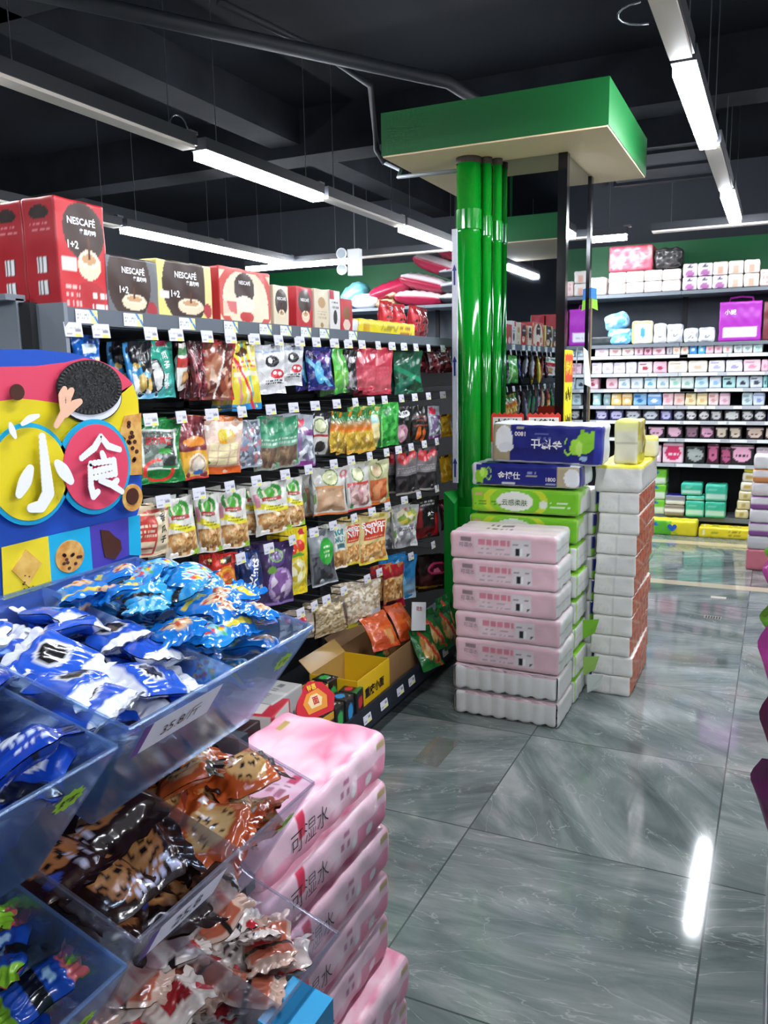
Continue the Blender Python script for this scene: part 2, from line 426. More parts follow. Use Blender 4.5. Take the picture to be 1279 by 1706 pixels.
BOARD={
'outline':[(0.68, 1.531), (0.731, 1.537), (0.786, 1.538), (0.846, 1.534), (0.883, 1.527), (0.922, 1.515), (0.949, 1.498), (0.965, 1.477), (0.967, 1.446), (0.962, 1.321), (0.948, 1.295), (0.949, 1.165), (0.655, 1.174)],
'red':[(0.677, 1.506), (0.728, 1.516), (0.783, 1.517), (0.834, 1.522), (0.866, 1.528), (0.894, 1.524), (0.922, 1.515), (0.949, 1.498), (0.957, 1.491), (0.941, 1.482), (0.912, 1.468), (0.818, 1.468), (0.779, 1.474), (0.751, 1.477), (0.724, 1.475), (0.672, 1.462)],
'yellow':[(0.672, 1.462), (0.724, 1.475), (0.751, 1.477), (0.779, 1.474), (0.818, 1.468), (0.871, 1.469), (0.931, 1.481), (0.957, 1.491), (0.966, 1.469), (0.966, 1.438), (0.961, 1.362), (0.938, 1.362), (0.864, 1.394), (0.803, 1.423), (0.715, 1.401), (0.665, 1.399)],
'bluedot':[(0.679, 1.524), (0.646, 1.236), (0.697, 1.238)],
'c_yellow':(0.751, 1.382, 0.06, 0.059),
'c_red':(0.864, 1.379, 0.061, 0.059),
'cookie_top':(0.867, 1.488, 0.06, 0.037),
'cookie_bot':(0.87, 1.474, 0.057, 0.033),
'choc':(0.744, 1.485, 0.011, 0.01),
'c1':(0.81, 1.263, 0.025, 0.022),
'choc_ball':(0.928, 1.327, 0.021, 0.02),
'xiao':[[(0.766, 1.428), (0.767, 1.388), (0.768, 1.356), (0.755, 1.341), (0.738, 1.341)], [(0.743, 1.39), (0.734, 1.376), (0.723, 1.361)], [(0.787, 1.392), (0.796, 1.381), (0.807, 1.367)]],
'shi':[[(0.867, 1.421), (0.854, 1.407), (0.829, 1.395)], [(0.867, 1.421), (0.879, 1.407), (0.901, 1.4)], [(0.867, 1.398), (0.871, 1.388)], [(0.843, 1.382), (0.842, 1.355), (0.845, 1.341), (0.854, 1.346)], [(0.845, 1.386), (0.888, 1.386), (0.889, 1.367), (0.845, 1.366)], [(0.845, 1.374), (0.887, 1.377)], [(0.86, 1.361), (0.88, 1.353), (0.9, 1.34)], [(0.882, 1.351), (0.892, 1.357)]],
'hand':[[(0.793, 1.441), (0.806, 1.455), (0.813, 1.462), (0.83, 1.468)], [(0.806, 1.455), (0.807, 1.478), (0.812, 1.487)], [(0.812, 1.462), (0.817, 1.478), (0.824, 1.485)], [(0.811, 1.454), (0.826, 1.466), (0.837, 1.47)]],
'splash':[[(0.74, 1.446), (0.752, 1.452), (0.765, 1.455)], [(0.722, 1.447), (0.724, 1.439), (0.727, 1.431)], [(0.708, 1.4), (0.716, 1.402), (0.723, 1.405)]],
'sq1':[(0.704, 1.296), (0.777, 1.297), (0.776, 1.231), (0.7, 1.23)],
'sq2':[(0.777, 1.297), (0.85, 1.297), (0.85, 1.234), (0.776, 1.231)],
'sq3':[(0.85, 1.297), (0.927, 1.297), (0.924, 1.241), (0.85, 1.234)],
'sq4':[(0.927, 1.297), (0.952, 1.297), (0.949, 1.235), (0.924, 1.241)],
'cracker':[(0.739, 1.287), (0.762, 1.264), (0.737, 1.239), (0.715, 1.265)],
'chocbit':[(0.869, 1.289), (0.885, 1.285), (0.894, 1.276), (0.907, 1.266), (0.908, 1.253), (0.893, 1.241), (0.874, 1.248), (0.871, 1.265)],
'cook2':[(0.934, 1.446), (0.968, 1.448), (0.961, 1.357), (0.931, 1.359), (0.922, 1.388), (0.932, 1.413), (0.92, 1.421)],
'lowblue':[(0.655, 1.315), (0.704, 1.301), (0.956, 1.308), (0.949, 1.165), (0.655, 1.174)],
}
COFFEE=[
(1.576, 1.744, 1.655, 0.288, 'red', 'tall red coffee box standing in front of its twin'),
(1.736, 1.943, 1.655, 0.17, 'black', 'dark grey coffee box beside the tall red box'),
(1.944, 2.192, 1.655, 0.182, 'yellow', 'pale yellow coffee box between the dark grey and the cream one'),
(2.234, 2.529, 1.655, 0.192, 'cream', 'wide cream and red coffee box with white gift print'),
(2.548, 2.649, 1.655, 0.16, 'brown', 'small cream coffee box with brown disc beside the wide cream box'),
(2.699, 2.823, 1.655, 0.169, 'red2', 'small red coffee box halfway along the top shelf'),
(2.832, 2.95, 1.655, 0.171, 'creamp', 'plain cream box beside the small red coffee box'),
(2.955, 3.046, 1.655, 0.175, 'whiter', 'white and red box, narrow, before the small red one'),
(3.046, 3.152, 1.655, 0.149, 'red3', 'lowest small red box near the white soft pack'),
]
FARPACKS=[
(1.618,0.095,[(-1.589, -1.458, 'efe9ee', 'e8b8cc'), (-1.454, -1.343, 'f0e0dc', 'c89098'), (-1.339, -1.23, 'eee0d4', 'b08890'), (-1.227, -1.141, 'e2b6c2', '884858'), (-1.138, -1.067, 'd8a0b4', '803850'), (-1.064, -0.951, 'e6c4cc', 'b07080'), (-0.945, -0.89, 'bcb4bc', '706878'), (-0.89, -0.821, 'eadfd8', 'e0a080'), (-0.818, -0.75, 'd8d0c4', 'e08868'), (-0.747, -0.679, '3a88c8', 'd8eef8'), (-0.676, -0.612, '58b0dc', 'e4f2f8'), (-0.609, -0.542, 'eec6d0', 'd87890'), (-0.54, -0.473, 'eecad4', 'e08098'), (-0.471, -0.389, 'e4e6e6', 'f09890'), (-0.383, -0.31, 'dce2e2', 'a8b8c0'), (-0.307, -0.227, 'e2eaea', '90b0b8'), (-0.224, -0.144, 'd4e8e6', '88c0b8')]),
(1.456,0.105,[(-1.612, -1.516, 'e8e0ee', 'b8a0c8'), (-1.511, -1.412, 'ece6f2', 'b8a8cc'), (-1.409, -1.302, 'eae6f0', 'b0a8c8'), (-1.298, -1.2, 'e8e4ee', 'a8a0c0'), (-1.193, -1.061, 'f0e4ea', 'a03848'), (-1.058, -0.936, 'e6b8c6', 'a83858'), (-0.929, -0.757, 'ece6dc', 'd8c0a8'), (-0.753, -0.588, 'eae2d6', 'd0b8a0'), (-0.581, -0.443, 'eceaf0', 'a8a8c8'), (-0.44, -0.301, 'e8e4f0', 'a098c0'), (-0.294, -0.154, 'f0d0dc', 'e090a8'), (-0.15, -0.094, 'f0c0d0', 'd87898')]),
(1.315,0.105,[(-1.651, -1.542, 'ecb8c4', '903048'), (-1.473, -1.366, 'e8c4cc', 'c07888'), (-1.363, -1.253, 'dfe6ea', '88a8b8'), (-1.248, -1.138, 'dce4e8', '90a8b8'), (-1.132, -1.023, 'd4eaf0', '60a8c8'), (-1.019, -0.914, 'e6ecee', '88b0c8'), (-0.91, -0.807, 'dcece4', '90c8b0'), (-0.804, -0.696, 'dce8e4', '90c0b0'), (-0.69, -0.574, 'c8e0ea', '88b8d0'), (-0.57, -0.468, 'dce6ee', '80b0d8'), (-0.46, -0.351, 'b4e0e0', '283848'), (-0.345, -0.24, 'c8dce6', '283040'), (-0.237, -0.134, 'd8e0ea', '404858'), (-0.128, -0.094, '98dcdc', '404858')]),
(1.161,0.115,[(-1.597, -1.522, 'a8d8dc', 'e8f6f4'), (-1.496, -1.43, '88a8ac', 'b8c8cc'), (-1.424, -1.328, 'eec878', 'fff4dc'), (-1.324, -1.23, 'ecc47c', 'fff0dc'), (-1.224, -1.1, '8cb8dc', '2870b0'), (-1.094, -0.968, '78a8dc', 'e8f0f8'), (-0.962, -0.867, 'f0ccd0', 'e89aa8'), (-0.864, -0.771, 'f0d0cc', 'e8a898'), (-0.767, -0.672, 'f0e0b8', 'd8b070'), (-0.668, -0.574, 'efe0b4', 'e0b878'), (-0.57, -0.482, 'f0d6d4', 'd89898'), (-0.479, -0.389, 'efd4da', 'd898b0'), (-0.294, -0.205, 'd0e4e6', '90a8b0'), (-0.203, -0.107, 'dce4f4', '8098d0')]),
(1.024,0.1,[(-1.568, -1.442, '2c2858', 'd0ccf0'), (-1.436, -1.3, '2c2858', 'ccc8ec'), (-1.294, -1.143, '34323c', 'c4c8d4'), (-1.139, -0.982, '2c2a34', 'd0d4e0'), (-0.978, -0.867, '322e60', 'c8c4ec'), (-0.862, -0.763, '34323c', 'c8ccd8'), (-0.757, -0.656, '1c1a1e', 'e8e6e6'), (-0.652, -0.552, '1c1a1e', 'e4e2e2'), (-0.547, -0.44, '242226', 'c8c6c8'), (-0.436, -0.295, '1c1a1e', 'd8d8d8'), (-0.293, -0.19, '1c1a1e', 'dcdcdc'), (-0.187, -0.088, '1c1a1e', 'dcdcdc'), (-0.084, -0.031, '342e68', 'c8c8e8')]),
(0.864,0.115,[(-1.215, -1.085, '241e1e', 'e0c8b8'), (-1.08, -0.929, '30242c', 'e8b8d0'), (-0.92, -0.772, '2c2228', 'e8b8cc'), (-0.755, -0.636, '2c242c', '906c80'), (-0.634, -0.503, '341e2c', 'd8a0bc'), (-0.499, -0.39, '241c1a', 'd8c8b4'), (-0.387, -0.273, '241c1a', 'd8c8b4'), (-0.246, -0.097, '2c2026', 'd8c0b0'), (-0.091, -0.031, '241c1a', 'd8c8b4')]),
(0.635,0.19,[(-1.096, -0.955, 'e8c8d4', 'f8f0f4'), (-0.946, -0.759, 'f0d0dc', 'd83868'), (-0.746, -0.573, '1c2422', 'a8b0ac'), (-0.56, -0.453, '401828', 'c86890'), (-0.449, -0.347, '3c1626', 'b85880'), (-0.372, -0.163, '1c1a1c', 'f0b0cc'), (-0.157, -0.031, 'a89ca4', 'e8d0dc')]),
]
# ================================================================ SETTING
def floor_mat():
    m = bpy.data.materials.new('marble_tile'); m.use_nodes = True
    nt = m.node_tree; N = nt.nodes; L = nt.links; b = N['Principled BSDF']
    tc = N.new('ShaderNodeTexCoord')
    mp = N.new('ShaderNodeMapping'); L.new(tc.outputs['Object'], mp.inputs[0])
    mp.inputs['Location'].default_value = (.14, -1.1, 0); mp.inputs['Scale'].default_value = (1 / .75, 1 / .78, 1)
    # tile index randomises the vein direction
    fl = N.new('ShaderNodeVectorMath'); fl.operation = 'FLOOR'; L.new(mp.outputs[0], fl.inputs[0])
    wn = N.new('ShaderNodeTexWhiteNoise'); wn.noise_dimensions = '2D'; L.new(fl.outputs[0], wn.inputs[0])
    fr = N.new('ShaderNodeVectorMath'); fr.operation = 'FRACTION'; L.new(mp.outputs[0], fr.inputs[0])
    sub = N.new('ShaderNodeVectorMath'); sub.operation = 'SUBTRACT'; L.new(fr.outputs[0], sub.inputs[0]); sub.inputs[1].default_value = (.5, .5, 0)
    ang = N.new('ShaderNodeMath'); ang.operation = 'MULTIPLY'; ang.inputs[1].default_value = 1.6; L.new(wn.outputs['Value'], ang.inputs[0])
    ang2 = N.new('ShaderNodeMath'); ang2.operation = 'ADD'; ang2.inputs[1].default_value = -.5; L.new(ang.outputs[0], ang2.inputs[0])
    rot = N.new('ShaderNodeVectorRotate'); rot.rotation_type = 'Z_AXIS'; L.new(sub.outputs[0], rot.inputs['Vector']); L.new(ang2.outputs[0], rot.inputs['Angle'])
    off = N.new('ShaderNodeVectorMath'); off.operation = 'MULTIPLY_ADD'; off.inputs[1].default_value = (7, 7, 7)
    L.new(wn.outputs['Color'], off.inputs[0]); L.new(rot.outputs[0], off.inputs[2])
    st = N.new('ShaderNodeMapping'); st.inputs['Scale'].default_value = (.9, 3.4, 1); L.new(off.outputs[0], st.inputs[0])
    n1 = N.new('ShaderNodeTexNoise'); n1.inputs['Scale'].default_value = 1.3; n1.inputs['Detail'].default_value = 10; n1.inputs['Roughness'].default_value = .62; n1.inputs['Distortion'].default_value = .9
    L.new(st.outputs[0], n1.inputs['Vector'])
    r1 = N.new('ShaderNodeValToRGB'); L.new(n1.outputs['Fac'], r1.inputs[0])
    e = r1.color_ramp.elements
    e[0].position = .3; e[0].color = (*lin('525c5c'), 1); e[1].position = .7; e[1].color = (*lin('9aa09e'), 1)
    x = e.new(.46); x.color = (*lin('6a7675'), 1); x = e.new(.56); x.color = (*lin('7f8786'), 1)
    n2 = N.new('ShaderNodeTexNoise'); n2.inputs['Scale'].default_value = 1.5; n2.inputs['Detail'].default_value = 5; n2.inputs['Distortion'].default_value = 1.8
    L.new(st.outputs[0], n2.inputs['Vector'])
    r2 = N.new('ShaderNodeValToRGB'); L.new(n2.outputs['Fac'], r2.inputs[0])
    e = r2.color_ramp.elements
    e[0].position = .492; e[0].color = (0, 0, 0, 1); e[1].position = .508; e[1].color = (0, 0, 0, 1); x = e.new(.5); x.color = (1, 1, 1, 1)
    n3 = N.new('ShaderNodeTexNoise'); n3.inputs['Scale'].default_value = 3; L.new(off.outputs[0], n3.inputs['Vector'])
    mm = N.new('ShaderNodeMath'); mm.operation = 'MULTIPLY'; L.new(r2.outputs[0], mm.inputs[0]); L.new(n3.outputs['Fac'], mm.inputs[1])
    mx = N.new('ShaderNodeMix'); mx.data_type = 'RGBA'; L.new(mm.outputs[0], mx.inputs['Factor']); L.new(r1.outputs[0], mx.inputs['A'])
    mx.inputs['B'].default_value = (*lin('b4b8b5'), 1)
    # joints
    sp = N.new('ShaderNodeSeparateXYZ'); L.new(sub.outputs[0], sp.inputs[0])
    js = []
    for ax in ('X', 'Y'):
        a = N.new('ShaderNodeMath'); a.operation = 'ABSOLUTE'; L.new(sp.outputs[ax], a.inputs[0])
        g = N.new('ShaderNodeMath'); g.operation = 'GREATER_THAN'; g.inputs[1].default_value = .4965; L.new(a.outputs[0], g.inputs[0]); js.append(g)
    j = N.new('ShaderNodeMath'); j.operation = 'MAXIMUM'; L.new(js[0].outputs[0], j.inputs[0]); L.new(js[1].outputs[0], j.inputs[1])
    m2 = N.new('ShaderNodeMix'); m2.data_type = 'RGBA'; L.new(j.outputs[0], m2.inputs['Factor']); L.new(mx.outputs['Result'], m2.inputs['A'])
    m2.inputs['B'].default_value = (*lin('4a5150'), 1)
    L.new(m2.outputs['Result'], b.inputs['Base Color'])
    b.inputs['Roughness'].default_value = .07; b.inputs['Specular IOR Level'].default_value = .55
    return m
X0, X1, Y0, Y1, ZC = -7.0, 3.2, -3.6, 9.0, 3.45
def struct(name, m, mat): return tag(m.obj(name, mat), kind='structure')
struct('floor', M().box(X0, Y0, -.1, X1, Y1, 0), floor_mat())
def noisy(name, c0, c1, scale, rough=.9):
    m = bpy.data.materials.new(name); m.use_nodes = True; nt = m.node_tree
    n = nt.nodes.new('ShaderNodeTexNoise'); n.inputs['Scale'].default_value = scale; n.inputs['Detail'].default_value = 6
    tc = nt.nodes.new('ShaderNodeTexCoord'); nt.links.new(tc.outputs['Object'], n.inputs['Vector'])
    r = nt.nodes.new('ShaderNodeValToRGB'); r.color_ramp.elements[0].position = .35; r.color_ramp.elements[1].position = .68
    r.color_ramp.elements[0].color = (*lin(c0), 1); r.color_ramp.elements[1].color = (*lin(c1), 1)
    nt.links.new(n.outputs['Fac'], r.inputs[0]); nt.links.new(r.outputs[0], nt.nodes['Principled BSDF'].inputs['Base Color'])
    nt.nodes['Principled BSDF'].inputs['Roughness'].default_value = rough
    nt.nodes['Principled BSDF'].inputs['Specular IOR Level'].default_value = .2
    return m
CEIL = noisy('ceiling_paint', '0c0f15', '151920', 1.3)
BEAM = noisy('beam_paint', '14171c', '202329', 3)
struct('ceiling', M().box(X0, Y0, ZC, X1, Y1, ZC + .1), CEIL)
WALLP = plain('wall_paint', '3c4148', .8)
GREENW = plain('green_band', '0f6a3a', .5)
struct('wall_back', M().box(X0, Y1, 0, X1, Y1 + .1, ZC), plain('wall_dark', '2b3038', .8))
struct('wall_left', M().box(X0 - .1, Y0, 0, X0, Y1, ZC), WALLP)
struct('wall_right', M().box(X1, Y0, 0, X1 + .1, Y1, ZC), WALLP)
struct('wall_front', M().box(X0, Y0 - .1, 0, X1, Y0, ZC), WALLP)
struct('trim_1', M().box(X0, Y1 - .03, 2.28, X1, Y1 - .001, 2.74), GREENW)
struct('ceiling_beam', M().box(X0, 5.7, 3.12, X1, 6.0, ZC), BEAM)
struct('ceiling_beam', M().box(X0, 2.9, 3.2, X1, 3.15, ZC), BEAM)
struct('ceiling_beam', M().box(-3.6, Y0, 3.2, -3.35, Y1, ZC), BEAM)
struct('ceiling_beam', M().box(.5, Y0, 3.2, .8, Y1, ZC), BEAM)
STRIPE = plain('floor_stripe', 'c6b8a2', .12)
for i, (a, b) in enumerate(((5.98, 6.10), (7.44, 7.58))):
    struct('floor_stripe', M().box(X0, a, 0, X1, b, .0012), STRIPE)
tag(M().box(-.34, 5.2, 0, -.24, 5.27, .003).obj('floor_drain', plain('drain_steel', 'b8b6b0', .3, .8)), 'small metal grate set in the grey marble floor', 'drain')
dr = COL.objects['floor_drain']
gr = M()
for i in range(6): gr.box(-.33 + i * .015, 5.21, .003, -.323 + i * .015, 5.26, .0034)
gr.obj('drain_slot', plain('slot_dark', '1e2022', .6), dr)
tag(M().box(-.335, 5.7, 0, -.24, 5.75, .003).obj('floor_plate', plain('floor_plate', 'cfc8ba', .3)), 'small cream plate lying on the floor past the drain', 'floor plate')
# duct and conduits on the ceiling
PIPEB = plain('conduit_black', '25282e', .6)
tag(M().tube([(-3.1, 2.4, 3.08), (-1.75, 4.6, 3.08), (-1.45, 7.6, 3.08)], .035).obj('ceiling_conduit', PIPEB, smooth=True), 'dark round conduit running under the black ceiling', 'conduit')
tag(M().tube([(-2.4, 3.4, 3.18), (-2.2, 4.0, 3.12), (-2.15, 4.45, 3.08), (-2.14, 4.5, 2.75), (-2.1, 4.52, 2.68)], .018).obj('hanging_hose', PIPEB, smooth=True), 'black hose dropping from the ceiling beside the light row', 'hose')
tag(M().tube([(-2.1, 4.52, 2.68), (-1.95, 4.4, 2.6), (-1.9, 4.25, 2.53), (-1.53, 4.15, 2.5)], .01).obj('grey_cable', plain('cable_grey', '8a8f94', .5), smooth=True), 'pale grey cable sagging from the hose to the pipes', 'cable')
dm = M().box(-1.25, 6.05, 2.95, -.55, 7.25, 3.35)
for i in range(3): dm.box(-1.28, 6.15 + i * .45, 2.93, -.52, 6.19 + i * .45, 3.37)
tag(dm.obj('air_duct', BEAM), 'dark rectangular air duct above the green canopy', 'duct')

# ================================================================ LIGHT ROWS
HOUS = plain('lamp_housing', '2c2f35', .5); DIFF_OFF = plain('blank_panel', 'efe6da', .5)
DIFF_ON = plain('lit_diffuser', 'ffffff', .5, emis='f4f8ff', es=TUBE)
STEEL = plain('steel_wire', '7a7e84', .3, .8)
def lamp_proto(lit):
    o = M().box(-.6, -.045, .012, .6, .045, .07).obj('linear_light', HOUS)
    M().box(-.592, -.038, -.03 if lit else -.003, .592, .038, .012).obj('diffuser' if lit else 'blank_panel', DIFF_ON if lit else DIFF_OFF, o)
    for x in (-.45, .45): M().tube([(x, 0, .07), (x, 0, .85)], .0025, 5).obj('suspension_wire', STEEL, o)
    w = M(); w.box(.57, -.03, .07, .63, .03, .085); w.obj('joint_clip', STEEL, o)
    return o
LP = {True: lamp_proto(True), False: lamp_proto(False)}
LK = {k: list(v.children) for k, v in LP.items()}
used = {True: False, False: False}
def lamp(x, y, rz, lit, label, grp):
    if not used[lit]:
        o = LP[lit]; used[lit] = True
        o.location = (x, y, 2.6); o.rotation_euler = (0, 0, rz); tag(o, label, 'ceiling light', grp)
    else:
        o = dup(LP[lit], label, (x, y, 2.6), (0, 0, rz), grp, LK[lit]); o['category'] = 'ceiling light'
    return o
H = math.pi / 2
lamp(-.385, 4.05, H, True, 'lit light bar nearest above the aisle, beside the green canopy', 'aisle light row')
lamp(-.385, 2.78, H, False, 'unlit blank bar at the top of the picture over the aisle', 'aisle light row')
lamp(-.375, 5.30, H, False, 'unlit blank bar between the two lit bars over the aisle', 'aisle light row')
lamp(-.37, 6.55, H, True, 'lit light bar at the far end of the aisle row', 'aisle light row')
lamp(-.385, 1.5, H, True, 'lit light bar of the aisle row over the camera', 'aisle light row')
lamp(-.385, .2, H, False, 'unlit blank bar of the aisle row behind the camera', 'aisle light row')
lamp(-.385, -1.05, H, True, 'lit light bar of the aisle row behind the camera', 'aisle light row')
lamp(-2.68, 4.17, H, True, 'long lit light bar in the middle of the snack shelf row', 'snack shelf light row')
lamp(-2.68, 2.9, H, False, 'unlit blank bar before the lit bar of the snack row', 'snack shelf light row')
lamp(-2.68, 5.42, H, False, 'unlit blank bar after the lit bar of the snack row', 'snack shelf light row')
lamp(-2.68, 6.66, H, True, 'lit light bar seen beside the green drain pipe', 'snack shelf light row')
lamp(-2.68, 1.65, H, True, 'lit light bar of the snack row outside the frame', 'snack shelf light row')
lamp(-2.68, .4, H, False, 'unlit blank bar of the snack row outside the frame', 'snack shelf light row')
lamp(-2.68, -.85, H, True, 'lit light bar of the snack row behind the camera', 'snack shelf light row')
lamp(-4.5, 5.62, H, True, 'lit light bar over the second aisle, nearer of two', 'second aisle light row')
lamp(-4.5, 6.80, H, True, 'lit light bar over the second aisle, farther of two', 'second aisle light row')
lamp(-4.5, 4.37, H, False, 'unlit blank bar over the second aisle behind the coffee boxes', 'second aisle light row')
lamp(-4.5, 1.9, H, True, 'lit light bar over the second aisle outside the frame', 'second aisle light row')
lamp(-4.47, 7.47, 0, True, 'lit cross bar in front of the pillow shelf', 'cross light row')
lamp(-3.2, 7.42, 0, False, 'unlit cross bar behind the emergency lamp', 'cross light row')
lamp(-1.82, 7.42, 0, True, 'lit cross bar seen past the mirrored column', 'cross light row')
lamp(-.42, 7.38, 0, False, 'unlit cross bar over the pad shelves', 'cross light row')
lamp(.9, 7.38, 0, True, 'lit cross bar beyond the right edge of the picture', 'cross light row')
for i, (x, y) in enumerate(((1.7, 4.0), (1.7, 1.5), (1.7, -1.0))):  # extra row out of view, added to light the scene
    lamp(x, y, H, True, 'lit light bar over the next aisle, %s' % ('far', 'middle', 'near')[i], 'right aisle light row')
for i, (x, y, z, r) in enumerate(((-.47, 3.2, 2.66, .09), (-2.7, 3.45, 2.68, .07))):
    p = [(x - .02 - r * math.sin(a) , y + r * math.cos(a) * 1.1, z + .05) if i == 0 else (x, y + r * math.cos(a), z + r * math.sin(a)) for a in np.linspace(0, math.pi, 9)]
    tag(M().tube(p, .004, 6).obj('loose_cable', STEEL, smooth=True), ('grey cable loop beside the blank bar over the aisle', 'thin cable loop on the snack shelf light row')[i], 'cable')

# emergency lamp
em = M().box(-.06, -.035, -.12, .06, .035, .12).obj('emergency_light', plain('white_plastic', 'd8dadc', .4))
em.location = (-3.70, 7.25, 2.54); tag(em, 'white emergency lamp box with two round heads near the pillows', 'emergency light')
for z in (.085, -.06):
    hd = M().tube([(-.12, 0, z), (-.12, -.03, z), (-.12, -.05, z)], [.03, .052, .052], 16).obj('lamp_head', MATS['white_plastic'], em, smooth=False)
    M().tube([(-.12, -.05, z), (-.12, -.054, z)], .042, 16).obj('lens', plain('lens_grey', 'aab4bc', .1), hd)
M().tube([(0, 0, .12), (0, 0, .91)], .006, 6).obj('hanger', STEEL, em)

# ================================================================ COLUMN, CANOPY AND PIPES
GREEN = plain('canopy_green', '08602a', .45); SOFF = plain('soffit_beige', 'efd6ae', .7)
cn = M().box(-1.83, 3.90, 2.552, -.735, 5.02, 2.75).obj('green_canopy', GREEN)
tag(cn, 'green box canopy with beige underside around the mirrored column', 'canopy')
M().box(-1.825, 3.905, 2.545, -.74, 5.015, 2.552).obj('soffit', SOFF, cn)
cb = M().box(-2.6, -.35, 2.652, -.9, .95, 2.87).obj('green_canopy', GREEN)
tag(cb, 'second green canopy over the near end, seen only in the column mirror', 'canopy')
M().box(-2.595, -.345, 2.645, -.905, .945, 2.652).obj('soffit', SOFF, cb)
for x in (-2.5, -1.0): M().box(x, .2, 2.87, x + .02, .22, 3.45).obj('hanger_rod', GREEN, cb)
MIR = plain('mirror_glass', 'aab2ba', .015, 1.0); TRIMB = plain('black_trim', '101114', .12)
ck = empty('mirrored_column', 'square column clad in mirror panels with black edge trim', 'column', (-1.25, 4.52, 0))
ck['kind'] = 'thing'
def loc(m, name, mat, par, smooth=False):
    o = m.obj(name, mat, par, smooth); o.matrix_parent_inverse = Matrix.Translation(-par.location); return o
loc(M().box(-1.51, 4.26, 0, -1.01, 4.84, 2.545), 'core', plain('column_core', '3a3c40', .7), ck)
loc(M().box(-1.50, 4.25, .05, -1.035, 4.26, 2.545), 'mirror_panel', MIR, ck)
loc(M().box(-1.01, 4.29, .05, -1.0, 4.81, 2.545), 'mirror_panel', MIR, ck)
for x, y in ((-1.035, 4.235), (-1.035, 4.81)):
    loc(M().box(x, y, 0, x + .045, y + .05, 2.544), 'edge_trim', TRIMB, ck)
PIPEG = plain('pipe_green', '06801f', .12, 0, .7)
def pipe(x, y, r, joints, label, top=2.545):
    m = M(); zs = [(0, r)]
    pts = [(x, y, 0), (x, y, top)]
    o = M().tube(pts, r, 28).obj('drain_pipe', PIPEG, smooth=False)
    for p in o.data.polygons: p.use_smooth = len(p.vertices) == 4
    for z in joints:
        c = M().tube([(x, y, z - .05), (x, y, z - .047), (x, y, z + .047), (x, y, z + .05)], [r + .0005, r + .003, r + .003, r + .0005], 28).obj('coupling', PIPEG, o)
    M().tube([(x, y, top - .03), (x, y, top)], r + .002, 20).obj('rusty_collar', plain('rust', '3a3026', .8), o)
    return tag(o, label, 'pipe')
pipe(-1.455, 4.12, .062, (2.25, .75), 'thickest glossy green drain pipe standing in front of the column')
pipe(-1.375, 4.155, .026, (2.22,), 'middle green drain pipe between the thick and the thin one')
pipe(-1.335, 4.205, .024, (2.2,), 'thin green drain pipe nearest the mirror')
gb = M().box(-1.56, 4.02, 0, -1.50, 4.14, .88).obj('pipe_boxing', plain('boxing_green', '07802a', .35))
gb.data.vertices[5].co.z -= .06; tag(gb, 'low green boxing at the foot of the thick pipe', 'boxing')
st = M().box(-1.515, 4.035, .93, -1.488, 4.045, 2.2).obj('price_rail', plain('rail_white', 'c9ccd8', .3))
tag(st, 'narrow upright white strip with dark blue arrows by the pipe', 'rail strip')
ar = M()
for z in (1.03, 1.55, 2.0): ar.prism([(-1.506, z - .07), (-1.497, z - .07), (-1.497, z), (-1.49, z), (-1.5015, z + .03), (-1.513, z), (-1.506, z)], 'y', 4.033, 4.035)
ar.obj('arrow_mark', NAVY, st)
# things hung on the column
YEL = plain('poster_yellow', 'f2e21a', .6)
po = M().box(-.999, 4.24, 1.12, -.994, 4.40, 1.60).obj('price_poster', YEL)
po.location = (0.02, -.045, .0); tag(po, 'long yellow sale poster with red top hung on the column corner', 'poster')
M().prism([(4.24, 1.44), (4.40, 1.44), (4.40, 1.58), (4.38, 1.57), (4.36, 1.585), (4.34, 1.57), (4.32, 1.585), (4.30, 1.57), (4.28, 1.585), (4.26, 1.57), (4.24, 1.58)], 'x', -.994, -.9925).obj('red_header', plain('header_red', 'd8481e', .6), po)
letter(po, '特价', lambda x, y: (-.9915 + 0 * x, 4.32 + x, 1.51 + y), .075, plain('ink_yellow', 'f8d820', .5), .03)
q = random.Random(4)
for zz in (1.38, 1.24):
    g = M()
    for i in range(9): 
        a = 4.26 + i * .013; b = zz + q.uniform(-.02, .02); g.tube([(-.9925, a, b - .02), (-.9925, a + q.uniform(-.006, .01), b + .02)], .0012, 4)
    g.tube([(-.9925, 4.255, zz - .02), (-.9925, 4.385, zz - .012)], .0012, 4)
    g.obj('ink_lettering', BLACK, po)
wt = M().slab((-.975, 4.66, 1.42), (-.955, 4.74, 1.40), (-.975, 4.72, 1.60), (-.985, 4.66, 1.62), .004).obj('paper_tag', plain('paper_white', 'e8e8e6', .7))
tag(wt, 'crumpled white paper tag hanging beside the yellow poster', 'tag')
bt = M().slab((-1.0, 4.87, 1.90), (-.962, 4.88, 1.89), (-.962, 4.88, 1.95), (-1.0, 4.87, 1.96), .004).obj('shelf_flag', plain('flag_blue', '2f7cc8', .4))
M().slab((-.998, 4.869, 1.85), (-.955, 4.885, 1.83), (-.96, 4.885, 1.89), (-1.0, 4.869, 1.90), .004).obj('green_half', plain('flag_green', '8ccc28', .4), bt)
tag(bt, 'small blue and green flag card behind the column edge', 'flag card')
wd = M().box(-1.015, 4.86, 0, -.985, 4.88, 1.90).obj('wooden_batten', plain('batten_wood', '8a7a5c', .7))
tag(wd, 'upright wooden batten just behind the mirrored column', 'batten')

